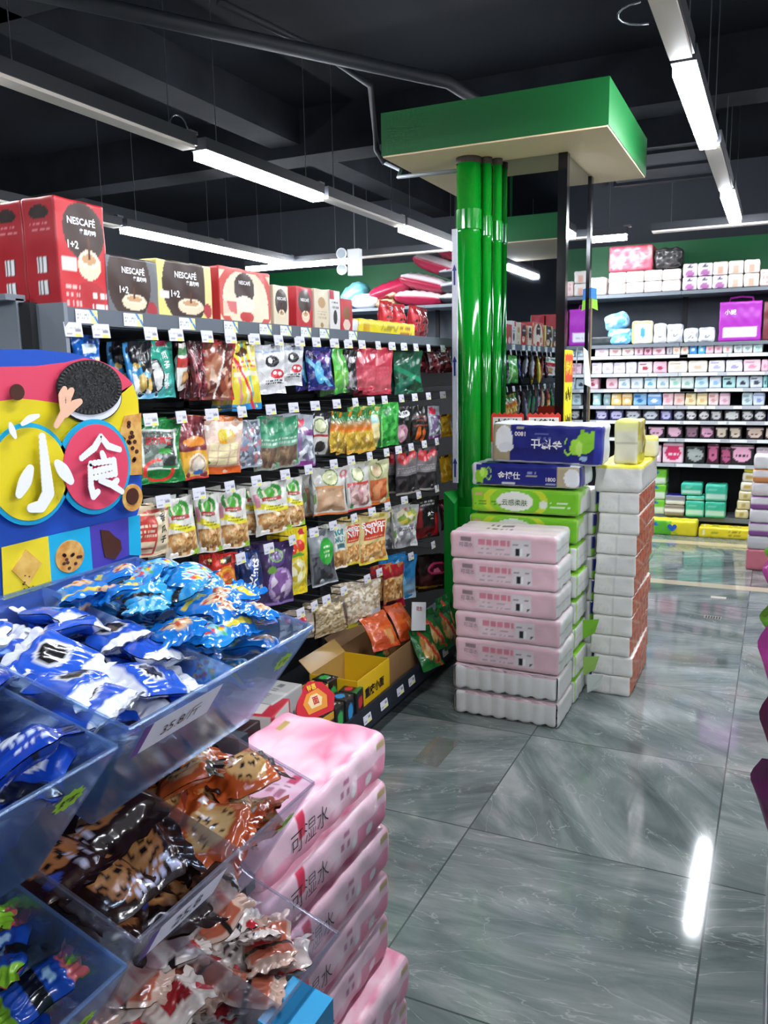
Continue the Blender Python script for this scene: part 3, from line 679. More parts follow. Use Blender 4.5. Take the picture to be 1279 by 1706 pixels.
# ================================================================ SNACK GONDOLA
SHELF = plain('shelf_grey', '5a626c', .45); SHELFD = plain('shelf_dark', '2a2e36', .55); NAVYD = plain('kick_navy', '1a202c', .5)
ga = empty('snack_gondola', 'long dark shelf wall with pegs for hanging snack bags', 'shelving', (-1.75, 2.9, 0))
GY0, GY1 = 1.567, 6.6
loc(M().box(-2.02, GY0, 0, -1.98, GY1, 1.66), 'back_panel', plain('panel_black', '15171b', .6), ga)
ts = M().box(-1.98, GY0, 1.63, -1.61, GY1, 1.652); loc(ts, 'top_shelf', SHELF, ga)
loc(M().box(-1.612, GY0, 1.634, -1.60, GY1, 1.676), 'shelf_lip', SHELF, ga)
loc(M().box(-1.98, GY0, .12, -1.43, 4.02, .145), 'base_shelf', SHELFD, ga)
loc(M().box(-1.432, GY0, .09, -1.42, 4.02, .185), 'base_lip', NAVYD, ga)
loc(M().box(-1.53, GY0, 0, -1.5, 4.02, .12), 'kick_plate', NAVYD, ga)
for y in (2.45, 3.4): loc(M().box(-1.985, y, 0, -1.965, y + .03, 1.62), 'slotted_post', SHELFD, ga)
loc(M().box(-1.97, GY0 - .012, 0, -1.598, GY0, 1.686), 'end_panel', plain('panel_grey', '79818a', .45), ga)
for z in (1.615, 1.377, 1.14, .893, .603):
    loc(M().box(-1.98, GY0 + .03, z + .008, -1.965, GY1, z + .035), 'peg_bar', SHELFD, ga)
tagcv = Cv(16, 10, 'd4d4de').draw([('r', .55, 0, .92, .22, 'dedc70'), ('w', .1, .6, .9, .85, 'b4b4c0', 4), ('r', .62, .38, .88, .5, '84848e'), ('r', .08, .2, .4, .28, '8c8c98')])
tm = M(); tm.grid(lambda U, V: (U * 0, (U - .5) * .052, (V - .5) * .036), tagcv, 16, 10); tm.grid(lambda U, V: (U * 0 - .0015, (U - .5) * .052, (V - .5) * .036), 'c8c8cc', 1, 1, flip=True)
TAGM = tm.mesh('price_tag', PAPER)
hm = M(); hm.tube([(-.37, 0, .012), (-.02, 0, .0), (0, 0, .006)], .0028, 6); hm.tube([(-.37, 0, .03), (0, 0, .03)], .0022, 6)
HOOKM = hm.mesh('peg_hook', STEEL)
nh = 0
for z, ys in HOOKS:
    for i, y in enumerate(ys):
        h = link('peg_hook', HOOKM, ga); h.location = (-1.6 + 1.75, y - 2.9, z - .012)
        t = link('price_tag', TAGM, h); t.location = (.006, 0, .018); t.rotation_euler = (0, R(-8), R(rnd.uniform(-14, 4)))
for i, y in enumerate(BASETAGS):
    t = link('price_tag', TAGM, ga); t.location = (-1.418 + 1.75, y - 2.9, .145); t.scale = (1, 1.3, 1.3); t.rotation_euler = (0, R(-10), 0)
cardcv = Cv(24, 8, 'e4e8ec').draw([('r', .7, 0, 1, 1, 'e8ec9c'), ('l', .86, .5, .4, .06, '2a78c8'), ('w', .08, .3, .6, .8, '8890a0', 4)])
tm = M(); tm.grid(lambda U, V: (U * 0, (U - .5) * .075, (V - .5) * .034), cardcv, 24, 8)
CARDM = tm.mesh('shelf_label', PAPER)
for i, y in enumerate((1.63, 1.80, 2.03, 2.25, 2.45, 2.58, 2.72, 2.86, 3.1)):
    t = link('shelf_label', CARDM, ga); t.location = (-1.598 + 1.75, y - 2.9, 1.655)
# bread side unit left of the gondola
bu = empty('side_shelf_unit', 'grey plastic side unit with rounded opening left of the coffee boxes', 'shelving', (-1.86, 1.6, 0))
pr = [(-2.25, 1.70), (-2.25, 0), (-2.2, 0), (-2.2, 1.50), (-1.95, 1.60), (-1.84, 1.59), (-1.80, 1.53), (-1.79, 1.45), (-1.79, 0), (-1.73, 0), (-1.73, 1.70)]
loc(M().prism(pr[::-1], 'y', 1.53, 1.555), 'bracket_panel', plain('panel_grey2', '7d858d', .4), bu)
loc(M().box(-2.25, 1.50, 1.695, -1.73, 1.56, 1.71), 'top_ledge', MATS['panel_grey2'], bu)
loc(M().box(-1.727, 1.535, 0, -1.69, 1.56, 1.69), 'slotted_post', plain('slot_black', '15171a', .6), bu)
bb = bag('bread_bag', .2, .16, .06, ['5a3a22', ('S', .5, .5, .4, .35, ['8a5a30', '3a2416', 'b07a44'], 3, 40), ('r', .6, .4, .8, .8, 'c8c8c8')], FILM, 3, 16, 16)
bb.location = (-1.93, 1.6, 1.62); tag(bb, 'brown bagged bread inside the rounded opening of the side unit', 'bread bag')
tb = bag('teal_bag', .13, .24, .05, ['1fb4ac', ('w', .15, .55, .85, .8, 'd8f4ee', 4), ('r', .1, .3, .9, .42, 'd4dc40'), ('r', 0, .9, 1, 1, '14181c')], FILM, 5, 20, 30)
tb.location = (-1.83, 1.62, 1.95); tb.rotation_euler = (0, 0, R(15)); tag(tb, 'teal bag with yellow band standing left of the tall red boxes', 'snack bag')
# ================================================================ SNACK BAG PRINTS
NUT = ['b98246', 'd6a868', '8e5c2c', 'c89458']
ART = {
'blue_salt': ['1260b8', ('s', .2, .1, .9, .5, ['e8f0f8', '1c70c8', 'f0d8a0'], 2, 30), ('r', .3, .6, .8, .8, 'd0e4f4')],
'seed_blue': ['16181e', ('S', .35, .32, .5, .34, ['3c9cd0', 'f0f0ec', '181818', 'd8b860'], 3, 46), ('r', 0, 0, 1, .1, '6cb4d8'), ('l', .05, .3, 0, .12, '3a90cc')],
'seed_teal': ['2f9e88', ('v', 0, 0, 1, .5, '58c4c4', '2f9e88'), ('r', .3, .9, .95, 1, '8c2038'), ('e', .33, .38, .26, .3, '20282a'), ('S', .33, .36, .22, .25, ['f0f0ec', '141414', 'd8d8d4'], 5, 40), ('T', '瓜', .66, .74, .13, WHITE), ('T', '子', .7, .58, .13, WHITE), ('T', '原', .66, .36, .13, WHITE), ('T', '香', .66, .22, .13, WHITE)],
'nut_white': ['e8e6e0', ('r', 0, .5, 1, .7, 'c83030'), ('r', 0, .75, 1, .9, '2e8c50'), ('s', .2, .1, .8, .4, NUT, 3, 30)],
'dark_red': ['4a1420', ('s', .1, .1, .9, .85, ['6a1c28', '2c0c12', '8a3038'], 4, 60), ('l', .3, .5, .2, .04, 'b87078')],
'date_zigzag': ['7a4030', ('s', .06, .05, .94, .92, ['9c4c34', '5c2418', 'b87858', 'd8b8a0', '6e2c20'], 5, 60), ('z', 18, .1, 'c83038'), ('r', 0, .92, 1, 1, 'c84048'), ('l', .55, .5, -.35, .03, 'e8e0d8')],
'yellow_stick': ['ecd838', ('l', .25, .2, .1, .03, 'e89aa0'), ('l', .45, .2, .1, .03, 'f0f0e0'), ('l', .65, .2, .1, .03, '60b8c8'), ('r', .1, .5, .9, .56, 'f4ecc8'), ('e', .5, .84, .2, .07, '503018'), ('r', 0, 0, 1, .1, '2c90d0'), ('l', .35, .55, .6, .04, 'd83040'), ('w', .1, .62, .9, .72, 'c03028', 3)],
'panda': ['e4e4e6', ('r', .05, .84, .95, .87, '9cb4d0'), ('e', .5, .66, .24, .12, '26262a'), ('e', .44, .68, .09, .06, 'f0f0f0'), ('e', .68, .4, .25, .1, 'd42c38'), ('e', .6, .42, .06, .04, 'f0f0f0'), ('e', .78, .4, .06, .04, 'f0f0f0'), ('w', .3, .2, .9, .28, '303034', 3)],
'blue_star': ['1c2a7c', ('s', .1, .6, .9, .9, ['28308c', '6a3c8c', '182060', '301838'], 6, 30), ('e', .42, .36, .18, .22, '58b4e0'), ('e', .42, .6, .1, .08, '88d0ec'), ('l', .5, .35, .9, .05, '70c4e8'), ('e', .8, .7, .12, .08, 'c0b8d8'), ('r', 0, 0, 1, .08, '3c2c7c')],
'green_slim': ['4cbc3c', ('v', 0, 0, 1, .5, '2a8838', '7cd44c'), ('l', .5, .5, .3, .06, 'c8ecb0')],
'black_silver': ['1e1c20', ('s', .1, .05, .95, .45, ['a8a4a8', '343036', '6c5c64'], 8, 60), ('e', .5, .75, .2, .08, 'b0acb0')],
'red_pink': ['cc3c50', ('v', .05, .05, .95, .6, 'e06a74', 'd04458'), ('e', .3, .75, .14, .13, 'e89098'), ('w', .3, .35, .8, .6, 'dc6474', 5), ('r', 0, 0, 1, .06, 'b82840')],
'dark_green': ['0c4c34', ('s', .05, .05, .95, .4, ['14604a', '083826', '2c7c60'], 9, 40), ('r', .1, .5, .9, .8, '0e5a40'), ('l', .4, .5, 1.2, .06, '1c8c64')],
'laver': ['127c34', ('r', .09, .22, .86, .84, 'e8eee4'), ('r', .13, .25, .82, .81, '5c6a5c'), ('s', .13, .25, .82, .81, ['8c9a90', '38423a', '6a766c', '505a50'], 4, 60), ('e', .6, .5, .14, .05, '3a9c3c'), ('r', .42, .26, .8, .42, '8a948a'), ('s', .44, .26, .8, .42, ['d8dcd8', '303832', 'a0a8a0'], 5, 50), ('o', .42, .2, .34, .18, 'e03028'), ('r', .5, .24, .9, .42, '127c34'), ('s', .5, .26, .86, .42, ['d8dcd8', '303832', 'a0a8a0'], 5, 50), ('T', '波力海苔', .46, .66, .13, RED), ('T', 'BOLI', .2, .9, .05, RED)],
'noodle_red': ['7c2c34', ('v', 0, 0, 1, .45, 'e8c040', 'e8a838'), ('e', .55, .24, .35, .17, 'f0e4d0'), ('o', .55, .24, .3, .14, 'c8a080'), ('e', .5, .6, .4, .08, 'e89030'), ('s', .1, .7, .9, .9, ['5c1c24', '8c3038', '481018'], 2, 20), ('e', .6, .1, .2, .04, '3878c8'), ('r', 0, 0, 1, .04, 'c84038')],
'mango': ['e8bca4', ('r', 0, 0, 1, .13, 'e46420'), ('r', 0, .93, 1, 1, 'e07a3c'), ('v', .02, .13, .98, .93, 'd8a48c', 'f0dccc'), ('e', .58, .66, .2, .15, 'f0a820'), ('e', .54, .7, .15, .11, 'd8c030'), ('e', .68, .6, .12, .07, 'ecc890')] + [('r', .22 + i * .23, .17 + j * .13, .42 + i * .23, .28 + j * .13, 'f4e6b4') for i in range(3) for j in range(3)] + [('e', .17, .2, .09, .045, '2c7c2c')],
'clear_candy': ['a0a6b0', ('s', 0, .05, 1, .85, ['b8c0cc', '707884', 'e4e8ee', '8890a0', '505864', 'c87880', '9aa8c0'], 11, 120), ('r', .1, .86, .9, .98, '606c74')],
'green_jerky': ['8c9488', ('r', 0, .72, 1, 1, '2c8c60'), ('v', 0, .45, 1, .72, '78b898', '3c9c70'), ('w', .15, .5, .9, .66, 'd8f0e0', 4), ('s', .05, .04, .95, .44, ['8c7058', '6c5040', 'a88868', '7c6450'], 12, 70), ('r', .93, .04, 1, .7, '3ca060')],
'purple_clear': ['aab0bc', ('s', .05, .1, .95, .7, ['d0d4dc', '6c7480', 'f0f0f4', '8a6c9c', 'a0a8b4'], 13, 90), ('e', .4, .86, .3, .12, 'd42848'), ('r', 0, 0, 1, .1, '8c3c8c'), ('r', .6, .6, 1, .72, '7c3c84')],
'prune': ['26262a', ('r', .2, .35, .85, .9, 'd8d4cc'), ('e', .5, .7, .28, .17, '5c7c3c'), ('e', .5, .7, .24, .14, 'd8dcb0'), ('r', .2, .45, .85, .5, 'b83038'), ('r', .2, .04, .85, .35, 'c8c8c4'), ('e', .5, .22, .24, .13, '24201e'), ('r', .86, .1, 1, .9, '48484c')],
'corn': ['e0901c', ('r', 0, .82, 1, 1, '2c7c34'), ('v', 0, .55, 1, .82, 'e8781c', '1f6c34'), ('v', 0, 0, 1, .5, 'c8a434', 'd8b038'), ('s', .1, .05, .9, .45, ['d0ac3c', 'b89030', 'e0c058', 'a88428'], 15, 60)],
'corn_green': ['e8d478', ('r', 0, .8, 1, 1, '3c9c44'), ('e', .45, .68, .35, .12, 'b8dcd8'), ('s', .1, .1, .8, .6, ['e8d898', 'd8b848', 'f0e4b0'], 16, 60), ('r', .82, 0, 1, .8, '246c34')],
'green_leaf': ['2c9c38', ('s', 0, 0, 1, 1, ['38ac44', '249034', '4cc050', '1f7c30'], 17, 80), ('l', .2, .5, .2, .05, '88d878')],
'garlic': ['121214', ('e', .48, .82, .42, .1, 'ececec'), ('e', .5, .3, .32, .24, 'c88ca0'), ('S', .5, .3, .28, .2, ['d8a0b0', 'a86c84', 'e8c0c8'], 18, 30), ('T', '五香花生米', .48, .82, .085, BLACK, .12)],
'carrot': ['141314', ('e', .35, .25, .12, .2, 'd86c24'), ('e', .65, .22, .12, .2, 'c85c20'), ('r', .1, .45, .9, .5, '7c3c30'), ('w', .2, .6, .8, .8, '8c4c44', 4)],
'yellow_gold': ['d8a41c', ('S', .5, .5, .36, .3, ['e0b028', 'c88c14', 'f0cc50'], 19, 30), ('r', 0, .9, 1, 1, '3c2c1c')],
'seed_paper': ['e4cdaa', ('r', .05, .04, .6, .82, 'c44034'), ('w', .1, .4, .55, .7, 'f0dcc0', 6), ('r', .12, .2, .5, .32, 'e8d0b0'), ('r', .12, .07, .5, .16, 'e8d0b0'), ('r', .62, .02, .92, .9, 'ecdcb8'), ('r', .0, .86, 1, .92, 'cc5044'), ('T', '香', .77, .74, .14, BLACK), ('T', '瓜', .77, .52, .14, BLACK), ('T', '子', .77, .32, .14, BLACK)],
'nut_arch': ['e6e4dc', ('e', .5, .8, .34, .17, '2f9030'), ('e', .5, .78, .22, .12, 'e4dcc0'), ('e', .5, .8, .13, .12, '4cac34'), ('r', .22, .64, .78, .72, 'a83030'), ('w', .3, .66, .7, .7, 'f0e8e0', 2), ('l', .5, .5, 1.4, .055, 'e8dc28'), ('w', .25, .48, .8, .54, '4a6a20', 3), ('s', .04, .03, .96, .42, NUT + ['e4c490'], 21, 260), ('e', .05, .1, .12, .12, 'c8c4b8'), ('e', .95, .03, .2, .06, '9cc434'), ('r', .05, .55, .16, .8, 'd88ca0')],
'melon_tan': ['d0cec8', ('e', .5, .78, .24, .17, '5c8438'), ('e', .5, .78, .21, .145, 'dcdfae'), ('e', .5, .78, .1, .07, 'c8d098'), ('r', .05, .53, .95, .62, 'd89048'), ('r', .1, .08, .92, .58, 'c09a78'), ('s', .12, .1, .9, .56, ['c8a07c', 'b48c68', 'd0ac8c'], 41, 18), ('e', .9, .85, .12, .09, 'c87078'), ('r', .0, .0, 1, .05, 'd8742c')],
'melon_pink': ['d0cec8', ('e', .5, .78, .26, .17, '5c8438'), ('e', .5, .78, .22, .145, 'dcdfae'), ('r', .05, .53, .95, .62, 'c83c38'), ('s', .12, .1, .9, .56, ['b88080', 'd0a0a0', '987068', 'e0c0bc'], 42, 60), ('r', 0, 0, 1, .05, 'c83030'), ('e', .2, .1, .08, .05, '3c8c3c')],
'melon_orange': ['c8c89c', ('e', .4, .8, .26, .17, '6c8438'), ('e', .4, .8, .22, .145, 'd0b890'), ('r', .1, .1, .85, .6, 'dc7040'), ('s', .15, .15, .8, .55, ['e07c48', 'c86034', 'e89868'], 43, 30), ('r', 0, 0, 1, .08, 'e07028'), ('r', .88, .1, 1, .7, 'a8b440')],
'silver_slim': ['b8b8b4', ('s', .1, .05, .9, .95, ['c8c8c4', '8c9084', 'd8d8d4', 'a0a898'], 22, 30), ('r', 0, .3, .3, .5, '6c8c4c')],
'silver_floral': ['b8b8b8', ('s', 0, 0, 1, .55, ['d8d8d8', '8c8c90', 'f0f0f0', 'a8a8ac'], 23, 80), ('S', .5, .75, .4, .2, ['d8c44c', 'c86858', '8ca84c', 'e8e0c0'], 24, 40), ('w', .2, .4, .8, .5, '505058', 3)],
'apple_black': ['26242a', ('v', .03, .42, .97, 1, '8c8486', '4c484c'), ('e', .35, .8, .26, .13, 'c82c34'), ('e', .75, .86, .16, .09, 'b82430'), ('e', .3, .83, .08, .05, 'e87880'), ('w', .08, .48, .92, .62, 'b0b0b4', 6), ('s', .08, .06, .46, .36, ['3c343a', '2a2428', '4c4448'], 25, 30), ('s', .54, .06, .92, .36, ['342c32', '241f24', '443c40'], 26, 30), ('r', 0, 0, 1, .04, '9c9890')],
'spicy_red': ['cc2c20', ('e', .55, .35, .4, .3, 'e88424'), ('o', .55, .35, .3, .22, 'f0b838'), ('e', .55, .35, .14, .1, 'c84c28'), ('r', .3, .72, .75, .9, '2c2818'), ('e', .4, .8, .06, .05, 'e8c43c')],
'mint_blue': ['12285c', ('l', .55, .55, .3, .13, '1c4c9c'), ('r', 0, 0, 1, .24, 'c8d4d8'), ('s', 0, 0, 1, .22, ['d8e0e4', 'a8b8c0', '3c8c9c'], 27, 20), ('T', 'Mints', .56, .56, .2, WHITE, 1.25)],
'purple_oval': ['3a2458', ('e', .55, .33, .38, .28, 'a080b8'), ('S', .55, .33, .33, .24, ['c8b0d0', '8c5ca0', 'e0d4e4', '704c88'], 28, 50), ('e', .45, .76, .24, .13, '5c4080'), ('o', .45, .8, .2, .1, '7cb850'), ('e', .3, .58, .16, .06, '6c9c3c'), ('r', 0, 0, 1, .05, '8c6cb0')],
'cherry': ['e8cc18', ('e', .36, .72, .16, .09, 'd83424'), ('e', .66, .73, .16, .09, 'd83424'), ('l', .5, .8, .6, .01, '3c8c2c'), ('e', .5, .6, .3, .03, '5ca030'), ('e', .5, .35, .36, .19, 'e8e09c'), ('S', .5, .35, .32, .15, ['e8d868', 'f4f0c8', 'd0b838'], 29, 40), ('e', .5, .12, .3, .07, 'f4e040'), ('e', .8, .93, .16, .045, 'c83038')],
'seed_dark': ['70767a', ('s', .06, .04, .94, .55, ['2a2c30', '44484c', '1a1c20', '585c60'], 30, 120), ('v', 0, .62, 1, 1, '90989a', 'aab0b2'), ('e', .62, .6, .3, .24, '2fa838'), ('w', .5, .5, .75, .7, 'd8f0d0', 5), ('r', 0, 0, 1, .03, 'b8bcc0')],
'nut_teal': ['d8d8cc', ('s', .05, .04, .95, .4, NUT, 31, 60), ('T', 'nor', .5, .82, .14, plain('ink_teal', '2a8c94', .4)), ('T', 'NUT', .5, .66, .12, plain('ink_teal', '2a8c94', .4)), ('r', .3, .46, .8, .56, '487c80')],
'nut_orange': ['e4d090', ('s', .04, .04, .96, .42, ['d89850', 'e8b878', 'c07c38', 'f0cc94'], 32, 260), ('r', .14, .5, .9, .86, 'd8492c'), ('e', .6, .94, .3, .05, 'b8a838'), ('T', 'Senior', .5, .8, .12, WHITE), ('T', 'NUT', .52, .67, .13, WHITE), ('w', .2, .52, .85, .58, 'f0e0d0', 2), ('r', 0, 0, 1, .05, 'e4d038')],
'black_red': ['181416', ('r', .05, .1, .3, .8, '7c1c24'), ('v', .05, .04, .95, .3, '8c1c20', '3c1014'), ('r', .78, .1, .98, .6, 'a82028'), ('T', '辣', .62, .55, .2, WHITE), ('w', .3, .8, .8, .9, 'a0a0a0', 3)],
'bean_red': ['a8988c', ('s', 0, 0, 1, .6, ['c8b8a4', '8c7c6c', 'd8ccc0', '706054'], 33, 60), ('e', .4, .75, .22, .14, 'c82c3c')],
'bean_tan': ['b09c78', ('s', 0, 0, 1, 1, ['c8b088', 'a08c64', 'd8c49c', '8c7850', 'e0d0b0'], 34, 420), ('l', .9, .6, .2, .05, '504848'), ('r', 0, .9, 1, 1, '787468')],
'bean_white': ['c0b098', ('s', 0, .1, 1, 1, ['d8c8ac', 'e8dcc8', 'a89478', 'f0e8d8', 'c0a888'], 35, 420), ('r', 0, 0, 1, .12, 'c8bc38'), ('r', .65, .22, .98, .34, 'c8d0d8'), ('w', .3, .12, .5, .22, '202020', 3)],
'bean_orange': ['c89058', ('s', .05, .25, .95, .72, ['e0b070', 'c08448', 'f0cc98', 'a86c34'], 36, 240), ('v', 0, .74, 1, 1, '8c1c28', 'd82c3c'), ('r', 0, .02, 1, .2, 'd01c44'), ('s', .1, .05, .9, .24, ['d01c44', '3c1420'], 3, 12)],
'sky_blue': ['2c84c0', ('v', 0, 0, 1, .5, 'c8dce8', '3c90c8'), ('l', .5, .5, .4, .06, '88c8e8')],
'dark_oval': ['1e1214', ('s', .05, .05, .95, .5, ['38181c', '241012', '4c2024'], 37, 50), ('e', .55, .62, .34, .17, 'c83c6c'), ('S', .55, .62, .28, .12, ['8c2848', 'e87ca0', '5c1830'], 38, 20), ('l', .6, .1, 1.5, .03, 'b88c2c')],
}
PROTO = {}
for i, (y, zt, w, h, yaw, d, lab, nb) in enumerate(BAGS):
    key = d
    if key not in PROTO:
        t = .02 if 'slim' in d else (.045 if 'corn' in d else .03)
        o = bag('snack_bag', w, h, t, ART[d], FOIL if d in ('corn', 'panda', 'dark_red', 'cherry', 'blue_star', 'mango', 'laver', 'seed_teal') else FILM, i + 1)
        PROTO[key] = (o, w, h); tag(o, lab, 'snack bag'); kid = list(o.children); PROTO[key] = (o, w, h, kid)
    else:
        p, pw, ph, kid = PROTO[key]
        o = dup(p, lab, subs=kid); o.scale = (w / pw, 1, h / ph)
    o.location = (-1.635 + .0, y, zt + .012)
    o.rotation_euler = (R(rnd.uniform(-3, 3)), R(rnd.uniform(-4, 4)), H - R(yaw))
    grp = {'nut_arch': 'nut bags with green arch emblem', 'corn': 'slim orange snack packets', 'panda': 'white emblem bags', 'nut_orange': 'orange lettered peanut bags'}.get(d)
    if grp: o['group'] = grp
    p, pw, ph, kid = PROTO[key]
    for k in range(nb):
        c = p.copy(); COL.objects.link(c); c.scale = o.scale
        c['label'] = (lab.split(',')[0] if k == 0 else 'rearmost ' + lab.split(',')[0]) [:90] + (', one hidden right behind the front bag, row %s' % {1: 'one', 2: 'two', 3: 'three', 4: 'four', 5: 'five'}[1 + min(4, max(0, int((1.66 - zt) / .245)))])
        c['label'] = 'bag hanging just behind the ' + ' '.join(lab.replace(',', '').split()[:10])
        if k: c['label'] = 'rearmost bag behind the ' + ' '.join(lab.replace(',', '').split()[:10])
        c.location = (-1.69 - .05 * k, y - .004 + rnd.uniform(-.01, .01), zt + .012 + rnd.uniform(-.006, .004))
        c.rotation_euler = (R(rnd.uniform(-3, 3)), R(rnd.uniform(-4, 4)), H - R(yaw) + R(rnd.uniform(-9, 9)))

# ================================================================ COFFEE BOXES
BROWN = '3a241c'
def cup(x, y): return [('e', x, y, .24, .13, 'e8d4b4'), ('e', x, y + .045, .2, .07, 'f0e4cc'), ('e', x, y + .05, .15, .045, 'c89c70'), ('r', x - .02, y + .05, x + .02, y + .24, '5a2c18')]
def coffee_art(kind):
    if kind == 'red': return {'all': ['c0222c'], 'front': ['c4242e', ('e', .55, .74, .42, .25, '3c2a22'), ('e', .52, .75, .4, .235, BROWN)] + cup(.62, .46) + [('r', .06, .4, .36, .5, 'e8d4cc'), ('e', .6, .2, .3, .12, 'b01824'), ('w', .1, .1, .4, .28, 'e8b0a8', 5), ('w', .62, .08, .95, .22, 'f0e8e0', 3)], 'left': ['ac1c28', ('e', .5, .88, .3, .06, '2c1c18'), ('b', .35, .38, .65, .5, ''), ('b', .35, .2, .65, .3, ''), ('w', .2, .72, .8, .8, 'd88088', 3), ('w', .2, .03, .8, .1, 'd8b078', 3)]}
    if kind == 'black': return {'all': ['5c6068'], 'front': ['6a6c70', ('e', .42, .62, .42, .62, BROWN)] + cup(.5, .3) + [('e', .85, .2, .1, .14, 'a83038')]}
    if kind == 'yellow': return {'all': ['e0d478'], 'front': ['e6dc84', ('e', .5, .62, .42, .62, BROWN), ('r', .86, 0, 1, 1, 'ecd894')] + cup(.58, .3) + [('e', .9, .25, .08, .12, 'b03038'), ('r', .03, .4, .2, .52, 'e8e0f0')]}
    if kind == 'cream': return {'all': ['c03c38'], 'front': ['ecdcc0', ('r', 0, 0, 1, .06, 'd04840'), ('r', 0, .94, 1, 1, 'd04840'), ('o', .5, .5, .56, .62, 'd05048'), ('e', .47, .68, .2, .26, '3c2420'), ('e', .47, .42, .2, .13, 'f0e4d0'), ('e', .5, .2, .14, .09, 'c03030'), ('s', .7, .2, .95, .45, ['ecdcc0', 'd0605c', 'e8c8b0'], 3, 20), ('s', .05, .2, .3, .45, ['ecdcc0', 'd0605c', 'e8c8b0'], 4, 20)], 'left': ['b42c30', ('e', .5, .82, .3, .1, '2c1c18'), ('w', .2, .2, .8, .6, 'dc9c94', 7)]}
    if kind == 'brown': return {'all': ['d8ccb0'], 'front': ['e4d8bc', ('e', .5, .62, .4, .3, BROWN)] + cup(.52, .35) + [('r', 0, 0, 1, .1, 'b03030')]}
    if kind == 'red2': return {'all': ['b4202c'], 'front': ['c02834', ('e', .5, .66, .4, .26, BROWN)] + cup(.55, .36)}
    if kind == 'creamp': return {'all': ['d8ccb4'], 'front': ['dccfb4', ('e', .5, .7, .25, .12, 'b89060'), ('e', .5, .2, .1, .06, 'a08050'), ('w', .2, .35, .8, .5, 'c0a880', 4)]}
    if kind == 'whiter': return {'all': ['d8d4d0'], 'front': ['e0dcd8', ('r', 0, .8, .4, 1, 'c03040'), ('e', .5, .4, .2, .16, '303030'), ('w', .2, .6, .8, .75, '505050', 3)]}
    return {'all': ['b4202c'], 'front': ['c0303a', ('e', .5, .6, .3, .2, '8c5c3c'), ('e', .5, .3, .3, .15, 'e0c8b8')]}
def coffee_box(y0, y1, z0, h, kind, label):
    w = y1 - y0
    me = pack_mesh('coffee_box', w / 2, .09 if kind == 'cream' else .055, h / 2, .004, coffee_art(kind), CARD, cell=min(w, h) / 44, wr=.0006)
    o = link('coffee_box', me); dep = .09 if kind == 'cream' else .055
    o.location = (-1.625 - dep, (y0 + y1) / 2, z0); o.rotation_euler = (0, 0, H + R(rnd.uniform(-2, 2)))
    tag(o, label, 'coffee box')
    def f(cx, cy): return lambda x, y: (cx * w + x, -dep - .0014 + 0 * x, cy * h + y)
    if kind in ('red', 'black', 'yellow', 'red2', 'brown', 'cream'):
        cy = {'red': .83, 'black': .8, 'yellow': .8, 'cream': .78}.get(kind, .72)
        s = {'red': .068, 'black': .11, 'yellow': .11, 'cream': .07}.get(kind, .075)
        letter(o, 'NESCAFÉ', f(0 if kind != 'cream' else -.03, cy), s * h * 1.15, WHITE, .03)
        if kind in ('red', 'black', 'yellow'):
            letter(o, '雀巢咖啡', f(.12, cy - .09 if kind == 'red' else cy - .13), s * h * .75, WHITE, .03)
            letter(o, '1+2', f(-.2, .62 if kind == 'red' else .48), s * h, WHITE, .03)
    return o
for i, (y0, y1, z0, h, k, lab) in enumerate(COFFEE):
    if k == 'cream': y0 += .0
    coffee_box(y0, y1, z0, h, k, lab)
o = COL.objects['coffee_box']
c = dup(o, 'tall red coffee box standing behind the front one'); c.location = (-1.80, o.location.y + .005, o.location.z); c.location.x = -1.798
sp = pack_mesh('soft_pack', .11, .06, .035, .015, {'all': ['d8dadc', ('p', 5, 3, ['e8eaec', 'c0c4c8'], .2, 1)]}, WRAP, wr=.003)
def soft(name, x, y, z, me, lab, cat, rz=0, mat=None):
    o = link(name, me); o.location = (x, y, z); o.rotation_euler = (0, 0, rz); return tag(o, lab, cat)
soft('soft_pack', -1.69, 3.09 + .02, 1.655, sp, 'white wrapped pack lying before the long yellow pack', 'pack', H)
yp = pack_mesh('noodle_pack', .30, .05, .04, .012, {'all': ['ecd820', ('w', .35, .2, .65, .75, 'a89020', 5), ('e', .1, .5, .05, .3, 'd8a818'), ('w', .7, .3, .9, .7, 'b05028', 3)]}, FILM, wr=.001)
soft('noodle_pack', -1.68, 3.53, 1.655, yp, 'long yellow noodle pack lying on the top shelf', 'pack', H)
rb = bag('red_bag', .14, .16, .05, ['b81c2c', ('s', .1, .1, .9, .9, ['c82838', '98141f', 'd84450'], 5, 50), ('w', .3, .4, .7, .6, '401014', 4)], FOIL, 9, 20, 24)
rb.location = (-1.72, 3.68, 1.84); rb.rotation_euler = (0, 0, H); tag(rb, 'red foil bag behind the yellow pack, first of the row', 'snack bag', 'red foil bags on the top shelf')
for i, lab in enumerate(('second red foil bag standing behind the yellow pack', 'third red foil bag standing behind the yellow pack', 'fourth red foil bag, next to the green pipe on the top shelf')):
    c = dup(rb, lab, (-1.72 + .02 * (i % 2), 3.83 + .15 * i, 1.835), (0, R(3 * i - 3), H), 'red foil bags on the top shelf')

